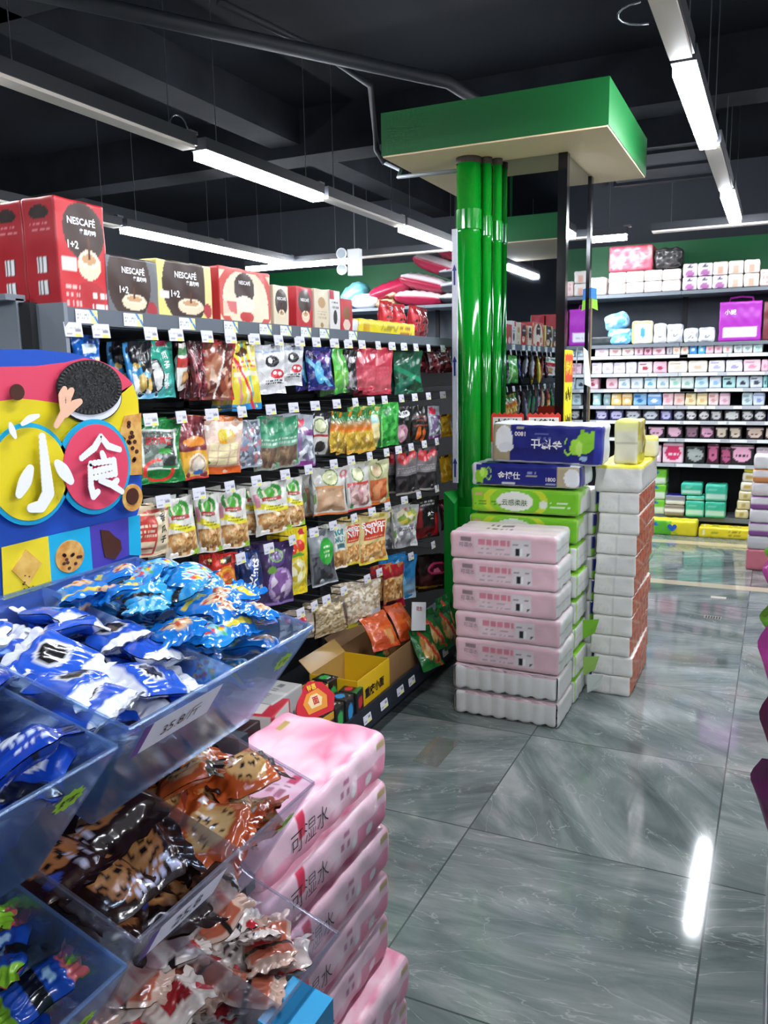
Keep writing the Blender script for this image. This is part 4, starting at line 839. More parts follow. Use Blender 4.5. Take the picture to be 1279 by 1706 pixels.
# ================================================================ LOWEST GONDOLA SHELF
BX = {}
def carton(name, x, y, z, w, d, h, art, lab, cat, rz=0, mat=CARD, par=None):
    me = pack_mesh(name, w / 2, d / 2, h / 2, .003, art, mat, cell=max(.006, w / 26), wr=.0003)
    o = link(name, me); o.location = (x, y, z); o.rotation_euler = (0, 0, rz); return tag(o, lab, cat)
def open_box(name, x, y, z, w, d, h, c, lab, cat, rz, c2=None, flaps=True):
    t = .004; m = M()
    m.box(-w/2, -d/2, 0, w/2, d/2, t, c); m.box(-w/2, -d/2, t, w/2, -d/2+t, h, c2 or c); m.box(-w/2, d/2-t, t, w/2, d/2, h, c)
    m.box(-w/2, -d/2+t, t, -w/2+t, d/2-t, h, c2 or c); m.box(w/2-t, -d/2+t, t, w/2, d/2-t, h, c2 or c)
    o = m.obj(name, CARD); o.location = (x, y, z); o.rotation_euler = (0, 0, rz); tag(o, lab, cat)
    if flaps:
        M().slab((-w/2, d/2-t, h), (w/2, d/2-t, h), (w/2, d/2+.05, h+.05), (-w/2, d/2+.05, h+.05), .003, c).obj('flap', CARD, o)
    return o
Z0 = .145
yb = open_box('display_carton', -1.56, 2.93, Z0, .30, .22, .15, 'b08c4c', 'yellow display carton with folded flap on the lowest shelf', 'carton', H, 'e0b418')
letter(yb, '重庆小面', lambda x, y: (x, -.1125 + 0 * x, .075 + y), .045, BLACK, .03)
bc = open_box('brown_carton', -1.60, 3.27, Z0, .34, .26, .14, 'a07a54', 'brown open carton behind the yellow display carton', 'carton', H)
cols = [(['181a1c', ('e', .5, .6, .3, .2, 'c82c38'), ('r', 0, 0, 1, .3, '1c6c34')], 'green and black noodle box'), (['16181a', ('e', .5, .55, .3, .25, '2c8cc8'), ('w', .2, .1, .8, .3, 'd0d0d0', 3)], 'blue and black noodle box'), (['1a1618', ('e', .5, .55, .32, .25, '38a850'), ('w', .2, .15, .8, .35, 'd8d8d8', 3)], 'black box with green disc'), (['2a1614', ('e', .5, .5, .35, .3, 'a05838'), ('r', 0, .8, 1, 1, 'd8a030')], 'brown box with gold top')]
k = 0
places = ['beside the yellow carton', 'in front of the grey box', 'second from the yellow carton', 'third from the yellow carton']
for r_ in range(2):
    for j in range(4):
        a, nm = cols[(j + r_ * 2) % 4]
        carton('noodle_box', -1.47 - .115 * r_, 2.76 - .083 * j, Z0, .075, .08, .125 + .03 * r_, {'all': a}, nm + ' ' + places[j] + (', front row' if r_ == 0 else ', back row'), 'food box', H + R(rnd.uniform(-8, 8)))
carton('grey_box', -1.62, 2.33, Z0, .2, .26, .26, {'all': ['a8a8a8', ('w', .1, .3, .9, .7, '606060', 5)], 'top': ['b8b8b6', ('w', .1, .2, .9, .8, '707070', 6), ('r', .4, .0, .5, 1, 'd0d0cc')]}, 'silver grey box with printed lid on the lowest shelf', 'food box', H)
sg = M().prism([(-.07, 0), (-.10, .04), (-.07, .10), (0, .13), (.06, .11), (.10, .05), (.07, 0)], 'y', -.003, .003).obj('sale_card', plain('card_red', 'cc2030', .4))
M().prism([(-.05, .02), (-.06, .06), (-.03, .09), (.03, .095), (.06, .06), (.045, .02)], 'y', -.005, -.003).obj('card_print', plain('card_gold', 'e89430', .5), sg)
M().prism([(-.03, .035), (-.038, .06), (-.015, .08), (.015, .08), (.035, .06), (.02, .035)], 'y', -.0065, -.005).obj('card_print', plain('card_cream', 'f0d8a8', .5), sg)
letter(sg, '特惠', lambda x, y: (x, -.0072 + 0 * x, .107 + y), .022, plain('ink_gold', 'f4c83c', .4), .03)
letter(sg, '面', lambda x, y: (x, -.0075 + 0 * x, .058 + y), .028, RED, .03)
sg.location = (-1.44, 2.46, .28); sg.rotation_euler = (R(-25), 0, H - R(15)); tag(sg, 'red and gold sale card leaning over the noodle boxes', 'sign card')
wb = carton('red_white_box', -1.5, 2.22, .28, .16, .1, .12, {'all': ['c03040', ('r', .1, .5, .9, .95, 'd8d0cc')]}, 'red and white opened box left of the sale card', 'food box', H + .2)
carton('black_box', -1.62, 2.06, Z0, .2, .28, .24, {'all': ['302024', ('e', .5, .5, .3, .3, '8c2030')]}, 'dark box behind the red and white opened one', 'food box', H)
carton('riser_box', -1.5, 2.22, Z0, .18, .14, .135, {'all': ['8c7a68']}, 'plain brown box under the red and white box', 'carton', H)
# tray of red packets at the near end
tr = open_box('packet_tray', -1.50, 1.90, Z0, .46, .26, .14, 'a88660', 'brown tray full of red packets near the pink tissue stack', 'carton', H, flaps=False)
rp = wrapper_mesh('red_packet', .16, .1, .03, ['a81826', ('s', .1, 0, .9, 1, ['c02434', '7c101c', 'd04850'], 3, 30)], FOIL, 4)
wp = wrapper_mesh('pale_packet', .16, .1, .02, ['cfc4b4', ('s', .1, 0, .9, 1, ['d8ccbc', 'a08c80', 'e8e0d4'], 3, 30)], FOIL, 5)
for i in range(16):
    red = i > 5
    o = link('snack_packet', rp if red else wp); o.location = (-1.50 + (i % 2) * .09 - .04, 1.74 + .026 * (i % 15), .24 + .02 * (i % 3) + .02 * red); o.rotation_euler = (R(70 + rnd.uniform(-12, 12)), rnd.uniform(-.3, .3), rnd.uniform(-.4, .4))
    tag(o, 'dark red packet standing in the brown tray on the lowest shelf' if red else 'pale packet standing in the brown tray on the lowest shelf', 'snack packet', 'red packets in the tray' if red else 'pale packets in the tray')
# loose bags lying at the far end of the lowest shelf
pg = bag('peanut_bag', .15, .2, .05, ['1c6c30', ('S', .4, .5, .22, .3, ['d8a868', 'b87c40', 'e8c890'], 3, 30), ('S', .75, .3, .2, .24, ['c89458', 'a06c34'], 4, 20), ('r', 0, .85, 1, 1, '0c4c20'), ('l', .5, .7, .5, .05, 'c83028')], FOIL, 12, 22, 28)
tag(pg, 'green peanut bag leaning over the base lip, nearest', 'snack bag', 'green peanut bags')
pg.location = (-1.46, 3.42, .33); pg.rotation_euler = (R(-28), 0, H - .3)
for i, (x, y, z, lab) in enumerate(((-1.5, 3.56, .36, 'green peanut bag second along the lowest shelf'), (-1.47, 3.72, .34, 'green peanut bag third along the lowest shelf'), (-1.52, 3.87, .36, 'green peanut bag fourth along the lowest shelf'), (-1.5, 4.03, .35, 'farthest green peanut bag on the lowest shelf'), (-1.58, 3.30, .38, 'green peanut bag lying on the brown carton'))):
    dup(pg, lab, (x, y, z), (R(-25 + 6 * i), R(4 * i - 8), H - .3 + .1 * i), 'green peanut bags')
ob = bag('orange_bag', .16, .18, .05, ['d8581c', ('v', 0, 0, 1, .5, 'b83c18', 'e8702c'), ('s', .2, .1, .8, .4, ['e8a060', 'c84c20'], 3, 20)], FOIL, 14, 20, 20)
ob.location = (-1.62, 3.25, .43); ob.rotation_euler = (R(-40), 0, H - .4); tag(ob, 'orange foil bag lying behind the green bags, nearer one', 'snack bag')
dup(ob, 'orange foil bag lying behind the green bags, farther one', (-1.60, 3.44, .42), (R(-35), .1, H - .1))
wc = M().box(-.045, -.002, 0, .045, .002, .13, 'd8dadc').obj('price_card', PAPER); wc.location = (-1.44, 3.38, .33); wc.rotation_euler = (R(-10), R(12), H - .4)
tag(wc, 'white handwritten price card in front of the green peanut bags', 'sign card')
letter(wc, '花生', lambda x, y: (x, -.003 + 0 * x, .1 + y), .02, MAROON, .02)
# ================================================================ TISSUE STACK BY THE COLUMN
def place(me, name, x, y, z, rz, lab, cat='tissue pack', group=None):
    o = link(name, me); o.location = (x, y, z); o.rotation_euler = (0, 0, rz); tag(o, lab, cat, group); return o
wh = 'e4e2de'
endw = ['e2e2df', ('r', 0, .47, 1, .53, 'c8c8c6'), ('w', .1, .1, .9, .4, 'd6d8d6', 3)]
artA = {'all': [wh], 'front': ['e9c2cb', ('r', .24, .2, .76, .8, 'e4dcdf'), ('r', .24, .2, .58, .8, 'e9ced4'), ('r', .115, .68, .215, .8, '9a868c'), ('r', .27, .56, .335, .74, 'e08a9c'), ('r', .35, .56, .405, .74, 'e08a9c'), ('r', .42, .56, .465, .74, 'e08a9c'), ('r', .48, .56, .53, .74, 'e08a9c'), ('r', .54, .56, .57, .74, 'e08a9c'), ('w', .26, .24, .4, .5, 'b8a8b0', 4), ('w', .44, .24, .57, .5, 'b8a8b0', 4), ('b', .62, .26, .68, .48, ''), ('w', .6, .62, .74, .72, '9a9098', 3), ('e', .735, .3, .012, .04, '505058')],
        'right': endw, 'left': endw, 'top': ['e6d2d6', ('p', 10, 4, ['f0e8ea', 'ecdde0', 'd8c0c8'], .2, .6), ('w', .3, .3, .55, .7, '6c6064', 3)]}
mA = pack_mesh('tissue_pack', .234, .135, .059, .02, artA, WRAP, cell=.006, wr=.0016, rib=(('right', 'left'), 2, .003), seed=3)
artW = {'all': [wh], 'front': ['e6e6e4', ('r', .12, .92, .98, .99, 'd8a0b0')], 'top': ['e2c8ce']}
mW = pack_mesh('roll_pack', .236, .135, .058, .02, artW, WRAP, cell=.008, wr=.001, rib=(('front', 'back'), 8, .009), seed=5)
nm = ['bottom', 'second from the floor', 'lowest pink', 'second lowest pink', 'middle pink', 'second highest pink', 'top pink']
XA, YA = -1.002, 3.42
for i in range(7):
    dx = [0, 0, .008, .004, -.008, -.008, -.016][i]
    o = place(mW if i < 2 else mA, 'roll_pack' if i < 2 else 'tissue_pack', XA + dx, YA + rnd.uniform(-.004, .004), .1185 * i, R([0, .6, -1, 1, -.6, .5, 1.5][i]),
              ('plain white roll pack, %s of the front stack' if i < 2 else '%s tissue pack in the stack before the column') % nm[i], 'tissue pack', 'front tissue stack')
    if i >= 2:
        letter(o, '可湿水', lambda x, y: (-.234 + .165 * .468 + x, -.1385 + 0 * x, .064 + y), .02, GREY, .0)
# stack behind: lime and blue packs
def elephant(m, s=1.0): pass
limeA = {'all': ['dfe6d2'], 'front': ['78c822', ('e', .05, .1, .45, 1.0, '8cd02c'), ('o', .42, .5, .3, .8, 'c8dc30'), ('e', .42, .5, .17, .4, 'eef2e8'), ('e', .68, .4, .04, .16, 'e0ecdc'), ('w', .74, .3, .92, .55, 'e8f4d8', 3), ('r', .04, .68, .12, .78, 'd8b088'), ('w', .04, .3, .3, .5, '4c9020', 3)],
         'right': ['e0e2dc', ('r', 0, 0, .1, 1, '9cd050'), ('e', .1, 1, .5, .3, 'a8d868')], 'top': ['8cd030', ('p', 5, 2, ['b8e060'], .3, .5)]}
mL = pack_mesh('lime_tissue_pack', .25, .12, .055, .018, limeA, WRAP, cell=.006, wr=.0016, seed=8)
mL2 = pack_mesh('lime_tissue_pack', .25, .12, .055, .018, dict(limeA, front=limeA['front'] + [('r', .93, 0, 1, 1, 'e2e3df'), ('r', .9, 0, .93, .5, '88c840')], right=['e2e3df', ('r', 0, 0, .06, 1, 'a8d470'), ('r', 0, .47, 1, .53, 'd0d2cc')]), WRAP, cell=.009, wr=.0016, seed=8)
dgreen = plain('ink_dgreen', '3c5c2c', .4)
for i in range(8):
    o = place(mL if i > 5 else mL2, 'tissue_pack', -1.012 + .005 * math.sin(i * 2), 3.70, .111 * i * 1.115, R([1, -1, 0, 1, -1, 1, 0, -.6][i]), 'lime green tissue pack, %s' % ['at the foot of the stack behind the pink one', 'second from the floor behind the pink stack', 'third from the floor behind the pink stack', 'fourth from the floor behind the pink stack', 'fifth from the floor behind the pink stack', 'third below the blue roll packs', 'second below the blue roll packs', 'directly under the blue roll packs'][i], 'tissue pack', 'lime tissue packs behind the pink stack')
    if i > 5: letter(o, '云感柔肤', lambda x, y: (-.25 + .42 * .5 + x, -.1232 + 0 * x, .05 + y), .028, dgreen, .0)
zb_ = .111 * 1.115 * 8
blueA = {'all': ['e0e4e8'], 'front': ['18207c', ('v', 0, 0, 1, .3, '141a60', '1a2488'), ('r', .8, 0, 1, 1, 'b4a888'), ('e', .93, .45, .075, .42, 'eceef0'), ('r', .0, 0, .05, 1, 'd8dce4'), ('e', .08, .42, .045, .3, '8ccc30'), ('r', .045, .08, .065, .4, '8ccc30'), ('r', .1, .08, .12, .4, '8ccc30'), ('e', .125, .58, .034, .24, 'a4e040'), ('e', .107, .6, .02, .2, 'c0ec6c'), ('o', .168, .55, .026, .3, 'a4e040'), ('r', .165, .5, .2, .58, '18207c'), ('r', .3, .1, .42, .17, 'c8ccd8'), ('r', .7, .12, .78, .2, 'b8bcd0'), ('w', .52, .6, .6, .75, '8c94c8', 2), ('r', .52, .45, .62, .52, 'b8b498')],
         'right': ['dfe3e8', ('r', 0, 0, .35, 1, '2c3488')], 'top': ['dce2ec', ('r', .1, 0, .9, .5, '1c2480')]}
mB = pack_mesh('blue_roll_pack', .25, .12, .05, .018, blueA, WRAP, cell=.0055, wr=.0014, seed=9)
o = place(mB, 'roll_pack', -1.0, 3.685, zb_ + .0, R(-1), 'blue toilet roll pack lying upright, under the tilted one', 'roll pack')
letter(o, '金博仕', lambda x, y: (-.25 + .36 * .5 + x, -.1225 + 0 * x, .05 + y), .034, WHITE, .02)
letter(o, '1800', lambda x, y: (-.25 + .74 * .5 + x, -.1225 + 0 * x, .038 + y), .018, WHITE, .02)
mB2 = pack_mesh('blue_roll_pack_big', .245, .1, .088, .02, {'all': ['e0e4e8'], 'front': ['18207c', ('v', 0, 0, 1, .4, '1a2488', '141a60'), ('r', 0, 0, .17, 1, 'a89c7c'), ('r', .05, 0, .8, .06, 'e0e4ec'), ('e', .115, .6, .08, .34, 'eceef0'), ('e', .14, .4, .07, .12, 'e0e2e6'), ('e', .85, .56, .085, .26, '8ccc30'), ('r', .89, .5, .93, .86, '8ccc30'), ('r', .8, .6, .84, .88, '8ccc30'), ('e', .765, .45, .05, .2, 'a4e040'), ('e', .8, .42, .03, .18, 'c0ec6c'), ('o', .7, .46, .035, .22, 'a4e040'), ('r', .69, .5, .72, .66, '1c2488'), ('r', .23, .87, .3, .93, 'b8b498'), ('w', .4, .6, .55, .75, '6c74b8', 2), ('e', .84, .18, .035, .06, 'a8c8e8'), ('r', .93, 0, 1, 1, '2c349c')], 'right': ['e4e8ec', ('r', 0, 0, .2, 1, '4c54a8')], 'top': ['e6eaf0']}, WRAP, cell=.0055, wr=.0016, seed=10)
o = place(mB2, 'roll_pack', -.915, 3.68, zb_ + .103, R(1), 'big blue toilet roll pack upside down on top of the stack', 'roll pack')
o.rotation_euler = (0, R(1.2), R(1)); 
letter(o, '金博仕', lambda x, y: (.005 + x, -.1028 + 0 * x, .088 + y), .045, WHITE, .02, math.pi)
letter(o, '1800', lambda x, y: (-.115 + x, -.1028 + 0 * x, .13 + y), .02, WHITE, .02, math.pi)
# white ended stack in the gap
gapA = {'all': ['e4e4e2'], 'front': ['e4e4e2', ('r', .965, .35, 1, 1, '1c2478'), ('r', .965, 0, 1, .4, '80c830')], 'right': ['e4e4e2', ('r', 0, .35, .12, 1, '1c2478'), ('r', 0, 0, .12, .4, '80c830')]}
mG = pack_mesh('blue_edge_pack', .19, .09, .052, .016, gapA, WRAP, cell=.009, wr=.0015, seed=11)
ordn = ['lowest', 'second', 'third', 'fourth', 'fifth', 'sixth', 'seventh', 'eighth', 'ninth', 'tenth', 'eleventh']
for i in range(9):
    place(mG, 'roll_pack', -.925 + .006 * math.sin(i * 1.7), 3.925, .1055 * i, R(2 * math.sin(i)), '%s white roll pack from the floor in the gap between the stacks' % ordn[i], 'roll pack', 'blue edged roll packs')
# orange sided stack
orA = {'all': ['e6e4e0'], 'front': ['e6e4df', ('r', .02, .0, .98, .03, 'd0d0cc'), ('r', .485, .05, .515, .95, 'd4d2ce'), ('w', .1, .25, .4, .5, 'dadad6', 2)], 'right': ['c8542c', ('s', 0, 0, 1, 1, ['cc5c30', 'b84c2c', 'd86c3c', 'c05034', 'cc7450'], 5, 40), ('l', .2, .5, .5, .03, 'e0a080'), ('l', .7, .5, -.4, .03, 'e0a888'), ('r', 0, .93, 1, 1, 'dc8c68')], 'top': ['e8e4de']}
mO = pack_mesh('orange_pack', .092, .265, .0475, .014, orA, WRAP, cell=.0075, wr=.0016, seed=12)
for i in range(10):
    place(mO, 'roll_pack', -.637 + [0, .006, -.004, .0, .004, 0, .008, .012, .016, .014][i], 4.03, .0955 * i, R([0, .7, -.5, .4, -.7, .8, .3, -.5, .6, .2][i]), '%s orange sided white roll pack from the floor' % ordn[i], 'roll pack', 'orange sided roll packs')
yeA = {'all': ['e8e6e2'], 'front': ['e8e6e0', ('r', 0, .88, 1, 1, 'e8e04c')], 'top': ['ece02c', ('w', .2, .2, .8, .8, 'd8c020', 6), ('p', 5, 3, ['f4f0a0'], .2, 1)], 'right': ['e4e2dc', ('r', 0, .85, 1, 1, 'ece040')]}
mY = pack_mesh('yellow_pack', .105, .27, .06, .018, yeA, WRAP, cell=.009, wr=.0018, rib=(('right', 'left'), 7, .005), seed=13)
place(mY, 'roll_pack', -.63, 4.03, .957, R(.5), 'yellow topped white roll pack crowning the orange sided stack', 'roll pack')
yu = pack_mesh('upright_yellow_pack', .055, .075, .1, .018, {'all': ['e4e0b8'], 'front': ['e2dfc8', ('v', 0, .75, 1, 1, 'dfe0b0', 'e0e070'), ('r', 0, .47, 1, .5, 'c4c0a8')], 'top': ['dce06c'], 'right': ['cfc060', ('s', 0, .2, 1, 1, ['d8cc60', 'a89040', 'e8e0a0', 'c8b450'], 2, 30), ('r', 0, 0, 1, .2, 'e8dc30')]}, WRAP, cell=.008, wr=.0018, seed=14)
place(yu, 'tissue_pack', -.60, 3.88, 1.077, R(-4), 'pale yellow pack standing upright beside the big blue pack')
place(pack_mesh('small_yellow_pack', .07, .05, .05, .014, {'all': ['e4e2c8', ('r', 0, .8, 1, 1, 'e0dc50')], 'top': ['e4dc48']}, WRAP, seed=15), 'tissue_pack', -.585, 4.2, 1.077, R(8), 'small yellow pack lying behind the upright one')
for i, x in enumerate((-1.235, -1.06)):
    m = M(); pts = [(-.078, 0), (.078, 0), (.078, .13)] + [(.078 - .013 * k, .13 + (.01 if k % 2 else 0)) for k in range(1, 13)]
    s = m.prism(pts, 'y', -.003, 0).obj('sale_sign', plain('sign_red', 'd83422', .5)); s.location = (x + .075, 3.83, 1.166)
    s.rotation_euler = (0, 0, R(3)); tag(s, 'red edged white sale sign behind the big blue pack, ' + ('nearer the pipes' if i == 0 else 'nearer the mirror edge'), 'sign')
    M().box(-.07, -.0045, .01, .07, -.003, .118, 'e8e4dc').obj('sign_face', PAPER, s)
    letter(s, '大特价', lambda x_, y_: (x_, -.006 + 0 * x_, .09 + y_), .042, BLACK, .05)
    M().box(-.08, 0, -.24, -.07, .005, .0).obj('sign_leg', plain('sign_leg', 'b0b0b0', .4), s)
# torn film and lime scraps along the stack side
for i, (x, y, z, c, lab) in enumerate(((-.735, 3.60, .31, '82c832', 'lime torn label hanging halfway down the stack side'), (-.73, 3.60, .14, '9cc860', 'lime torn label hanging low on the stack side'), (-.71, 3.60, .06, 'd4dcd4', 'pale torn film flap near the floor'))):
    s = M().slab((0, 0, 0), (.05, .01, .03), (.07, .0, .10), (.0, -.01, .09), .0012).obj('torn_label', plain('scrap_%d' % i, c, .4)); s.location = (x, y, z); tag(s, lab, 'torn wrapper')
# clear sheet on the floor
CLR = bpy.data.materials.new('clear_acrylic'); CLR.use_nodes = True
nt = CLR.node_tree; nt.nodes.clear()
def clear_mat(m, tint, gloss, diff, dcol):
    nt = m.node_tree; nt.nodes.clear(); N = nt.nodes.new
    out = N('ShaderNodeOutputMaterial'); t = N('ShaderNodeBsdfTransparent'); t.inputs[0].default_value = (*tint, 1)
    g = N('ShaderNodeBsdfGlossy'); g.inputs['Roughness'].default_value = .12
    d = N('ShaderNodeBsdfTranslucent'); d.inputs[0].default_value = (*dcol, 1)
    d2 = N('ShaderNodeBsdfDiffuse'); d2.inputs[0].default_value = (*dcol, 1)
    fr = N('ShaderNodeLayerWeight'); fr.inputs[0].default_value = .3
    ma = N('ShaderNodeMath'); ma.operation = 'MULTIPLY_ADD'; ma.inputs[1].default_value = .5; ma.inputs[2].default_value = gloss
    nt.links.new(fr.outputs['Fresnel'], ma.inputs[0])
    a0 = N('ShaderNodeMixShader'); a0.inputs[0].default_value = .5; nt.links.new(d.outputs[0], a0.inputs[1]); nt.links.new(d2.outputs[0], a0.inputs[2])
    a = N('ShaderNodeMixShader'); a.inputs[0].default_value = diff; nt.links.new(t.outputs[0], a.inputs[1]); nt.links.new(a0.outputs[0], a.inputs[2])
    b = N('ShaderNodeMixShader'); nt.links.new(ma.outputs[0], b.inputs[0]); nt.links.new(a.outputs[0], b.inputs[1]); nt.links.new(g.outputs[0], b.inputs[2])
    nt.links.new(b.outputs[0], out.inputs[0])
    return m
clear_mat(CLR, (.9, .9, .88), .05, .16, (.8, .8, .76))
o = M().poly([(-1.222, 3.028, .002), (-1.110, 3.02, .002), (-1.110, 2.774, .002), (-1.217, 2.788, .002), (-1.222, 3.028, .005), (-1.110, 3.02, .005), (-1.110, 2.774, .005), (-1.217, 2.788, .005)], [(0, 1, 2, 3), (7, 6, 5, 4), (0, 4, 5, 1), (1, 5, 6, 2), (2, 6, 7, 3), (3, 7, 4, 0)]).obj('clear_sheet', CLR)
o.location.z = -.0015
tag(o, 'clear plastic sheet lying on the floor between shelves and stacks', 'plastic sheet')

# ================================================================ NEAR PINK STACK
pkA = {'all': ['e8a0b8'], 'front': ['e2bccb', ('v', 0, 0, 1, .4, 'd04474', 'e0aabd'), ('p', 12, 6, ['ecd0da', 'd45c88', 'f4e4ea', 'e4c4d0'], .13, .35), ('v', .7, 0, 1, .5, 'cc4470', 'd88ca8'), ('r', .22, .5, .27, .92, 'c83050'), ('r', .88, .7, .96, .86, 'b8a070'), ('e', .66, .35, .02, .12, 'e4e0e4'), ('e', .8, .32, .025, .12, 'e8e0e4'), ('w', .55, .45, .62, .75, 'b07090', 3), ('r', 0, .96, 1, 1, 'f0c4d0')],
       'top': ['ecb0c4', ('p', 22, 8, ['f0d4de', 'd85c88', 'f4dce4', 'e07ca0'], .24, .6), ('w', .2, .2, .36, .4, 'a06078', 4), ('r', .38, .2, .45, .28, 'cc3060'), ('r', .8, .8, .88, .86, 'b09858')],
       'right': ['e4a8bc', ('p', 6, 2, ['f0d0dc', 'd87898'], .2, 1)], 'left': ['e4a8bc', ('p', 6, 2, ['f0d0dc', 'd87898'], .2, 1)]}
mP = pack_mesh('pink_tissue_pack', .225, .12, .05, .022, pkA, WRAP, cell=.0045, wr=.0018, seed=21)
for i in range(7):
    low = i < 2
    o = place(mP, 'tissue_pack', -.79 + (.03 if low else .0) + .003 * math.sin(2 * i), 1.19 + (.018 if low else -.004 + .002 * math.cos(3 * i)), .105 + .0995 * i, H + R([.8, -.4, .5, -.6, .4, -.4, .2][i]),
              ['lowest pink flowered tissue pack, on the brown carton', 'second lowest pink flowered pack, jutting into the aisle', 'third pink flowered pack up from the carton', 'fourth pink flowered pack up from the carton', 'fifth pink flowered pack up from the carton', 'pink flowered pack just under the top one', 'top pink flowered tissue pack beside the candy bins'][i], 'tissue pack', 'near pink tissue packs')
    letter(o, '可湿水', lambda x, y: (-.225 + .30 * .45 + x, -.1242 + 0 * x, .05 + y), .038, BLACK, -.01, 0, 'lettering', 1.0)
bx = open_box('base_carton', -.77, 1.2, 0, .46, .27, .103, '9c7c4c', 'brown carton under the near pink tissue stack', 'carton', H, flaps=False)

# ================================================================ DISPLAY BOARD
bd = empty('display_board', 'blue, yellow and red snack display board with two large characters', 'display board', (-.872, .6, 1.0))
BY = plain('board_blue', '1c50b8', .35); BYEL = plain('board_yellow', 'e6d020', .35); BRED = plain('board_red', 'e04864', .35)
BCY = plain('board_cyan', '16a8d4', .35); BPU = plain('board_purple', '4a3ca4', .35); BW = plain('board_white', 'f0f0f0', .35)
COOK = noisy('cookie_crumb', 'c08038', 'e0b468', 60, .6); CHOC = plain('choc_brown', '4a2418', .35); BCOOK = noisy('black_cookie', '121212', '3a3a3a', 260, .6); SKIN = plain('print_skin', 'f0bc9c', .5)
CREAM = plain('print_cream', 'e2e2e6', .5)
LX = [-.86]
def layer(pts, name, mat, d=.0014, par=None, step=True):
    if step: LX[0] += .0013
    o = M().prism(pts, 'x', LX[0] - .0012, LX[0]).obj(name, mat, bd); o.matrix_parent_inverse = Matrix.Translation(-Vector(bd.location)); return o
ol = list(BOARD['outline']); ol[0] = (.30, 1.50); ol[-1] = (.30, 1.0); ol[-2] = (.945, 1.0)
o = M().prism(ol, 'x', -.872, -.86).obj('panel', BY, bd); o.matrix_parent_inverse = Matrix.Translation(-Vector(bd.location))
rd = list(BOARD['red']); rd[0] = (.35, 1.49); rd[-1] = (.35, 1.46); layer(rd, 'red_band', BRED)
ye = list(BOARD['yellow']); ye[0] = (.35, 1.46); ye[-1] = (.35, 1.39); layer(ye, 'yellow_field', BYEL, step=False)
def ep(k, s=1.0, n=40, rot=0):
    y, z, a, b = BOARD[k]; return [(y + a * s * math.cos(t), z + b * s * math.sin(t) + rot * a * math.cos(t)) for t in np.linspace(0, 2 * math.pi, n, endpoint=False)]
layer(BOARD['sq1'], 'square_yellow', BYEL); layer(BOARD['sq2'], 'square_cyan', BCY, step=False); layer(BOARD['sq3'], 'square_purple', BPU, step=False); layer(BOARD['sq4'], 'square_cyan', BCY, step=False)
layer(BOARD['cracker'], 'cracker_print', noisy('cracker', 'c89840', 'e4bc64', 40), step=True)
layer(ep('c1'), 'cookie_print', COOK, step=False); layer(BOARD['chocbit'], 'nut_print', CHOC, step=False)
layer(BOARD['cook2'], 'cookie_print', COOK, step=False)
q = random.Random(2)
def chips(cx, cz, rx, rz, n, r, nm='chip_print', mat=None):
    m = M()
    for i in range(n):
        a = q.uniform(0, 6.28); d = q.random() ** .5 * .8
        y, z = cx + rx * d * math.cos(a), cz + rz * d * math.sin(a)
        m.prism([(y + r * math.cos(t), z + r * .8 * math.sin(t)) for t in np.linspace(0, 6.28, 8, endpoint=False)], 'x', LX[0], LX[0] + .0006)
    o = m.obj(nm, mat or CHOC, bd); o.matrix_parent_inverse = Matrix.Translation(-Vector(bd.location))
chips(BOARD['c1'][0], BOARD['c1'][1], .024, .02, 11, .003); chips(.946, 1.41, .012, .04, 12, .004)
chips(BOARD['cracker'][0][0] + .0, 1.243, .012, .018, 10, .0012)
layer(ep('cookie_bot', 1.02), 'cookie_half', BCOOK); layer(ep('cookie_bot', .97), 'cookie_cream', CREAM)
layer(ep('cookie_top', 1.0), 'cookie_half', BCOOK)
rg = M(); y0, z0, a, b = BOARD['cookie_top']
for k in range(48):
    t = k / 48 * 6.283
    rg.prism([(y0 + a * s * math.cos(t + w), z0 + b * s * math.sin(t + w)) for s, w in ((.86, -.03), (.97, -.03), (.97, .03), (.86, .03))], 'x', LX[0], LX[0] + .0008)
for k in range(130):
    t = q.uniform(0, 6.28); d = q.random() ** .5 * .8; y = y0 + a * d * math.cos(t); z = z0 + b * d * math.sin(t); w = q.uniform(-1, 1)
    rg.prism([(y, z), (y + .003, z + .003 * w), (y + .003, z + .003 * w + .001), (y, z + .001)], 'x', LX[0], LX[0] + .0006)
o = rg.obj('cookie_relief', plain('cookie_grey', '3c3c3c', .6), bd); o.matrix_parent_inverse = Matrix.Translation(-Vector(bd.location))
layer(ep('choc'), 'chocolate_print', CHOC, step=False)
layer(ep('c_yellow', 1.1), 'ring_cyan', BCY); layer(ep('c_red', 1.12), 'ring_cyan', BCY, step=False)
layer(ep('c_yellow'), 'disc_yellow', BYEL); layer(ep('c_red'), 'disc_red', BRED)
layer(ep('choc_ball'), 'nut_ball_print', COOK); 
layer([(y * .6 + .37, z * .6 + .533) for y, z in ep('choc_ball')], 'chocolate_print', CHOC)
def strokes(key, name, mat, r0, r1, only=None):
    m = M(); x = LX[0] + .0012
    for L in BOARD[key] if only is None else [BOARD[key][only]]:
        P = []
        for i in range(len(L) - 1):
            for k in range(6): P.append(tuple(L[i][j] + (L[i + 1][j] - L[i][j]) * k / 6 for j in (0, 1)))
        P.append(L[-1]); n = len(P)
        for i, (y, z) in enumerate(P):
            f = i / (n - 1); r = r0 + (r1 - r0) * abs(2 * f - 1) ** 1.5
            m.prism([(y + r * math.cos(t), z + r * math.sin(t)) for t in np.linspace(0, 6.283, 14, endpoint=False)], 'x', x, x + .0012 + .00001 * i)
    o = m.obj(name, mat, bd); o.matrix_parent_inverse = Matrix.Translation(-Vector(bd.location)); return o
strokes('hand', 'hand_print', SKIN, .0062, .004)
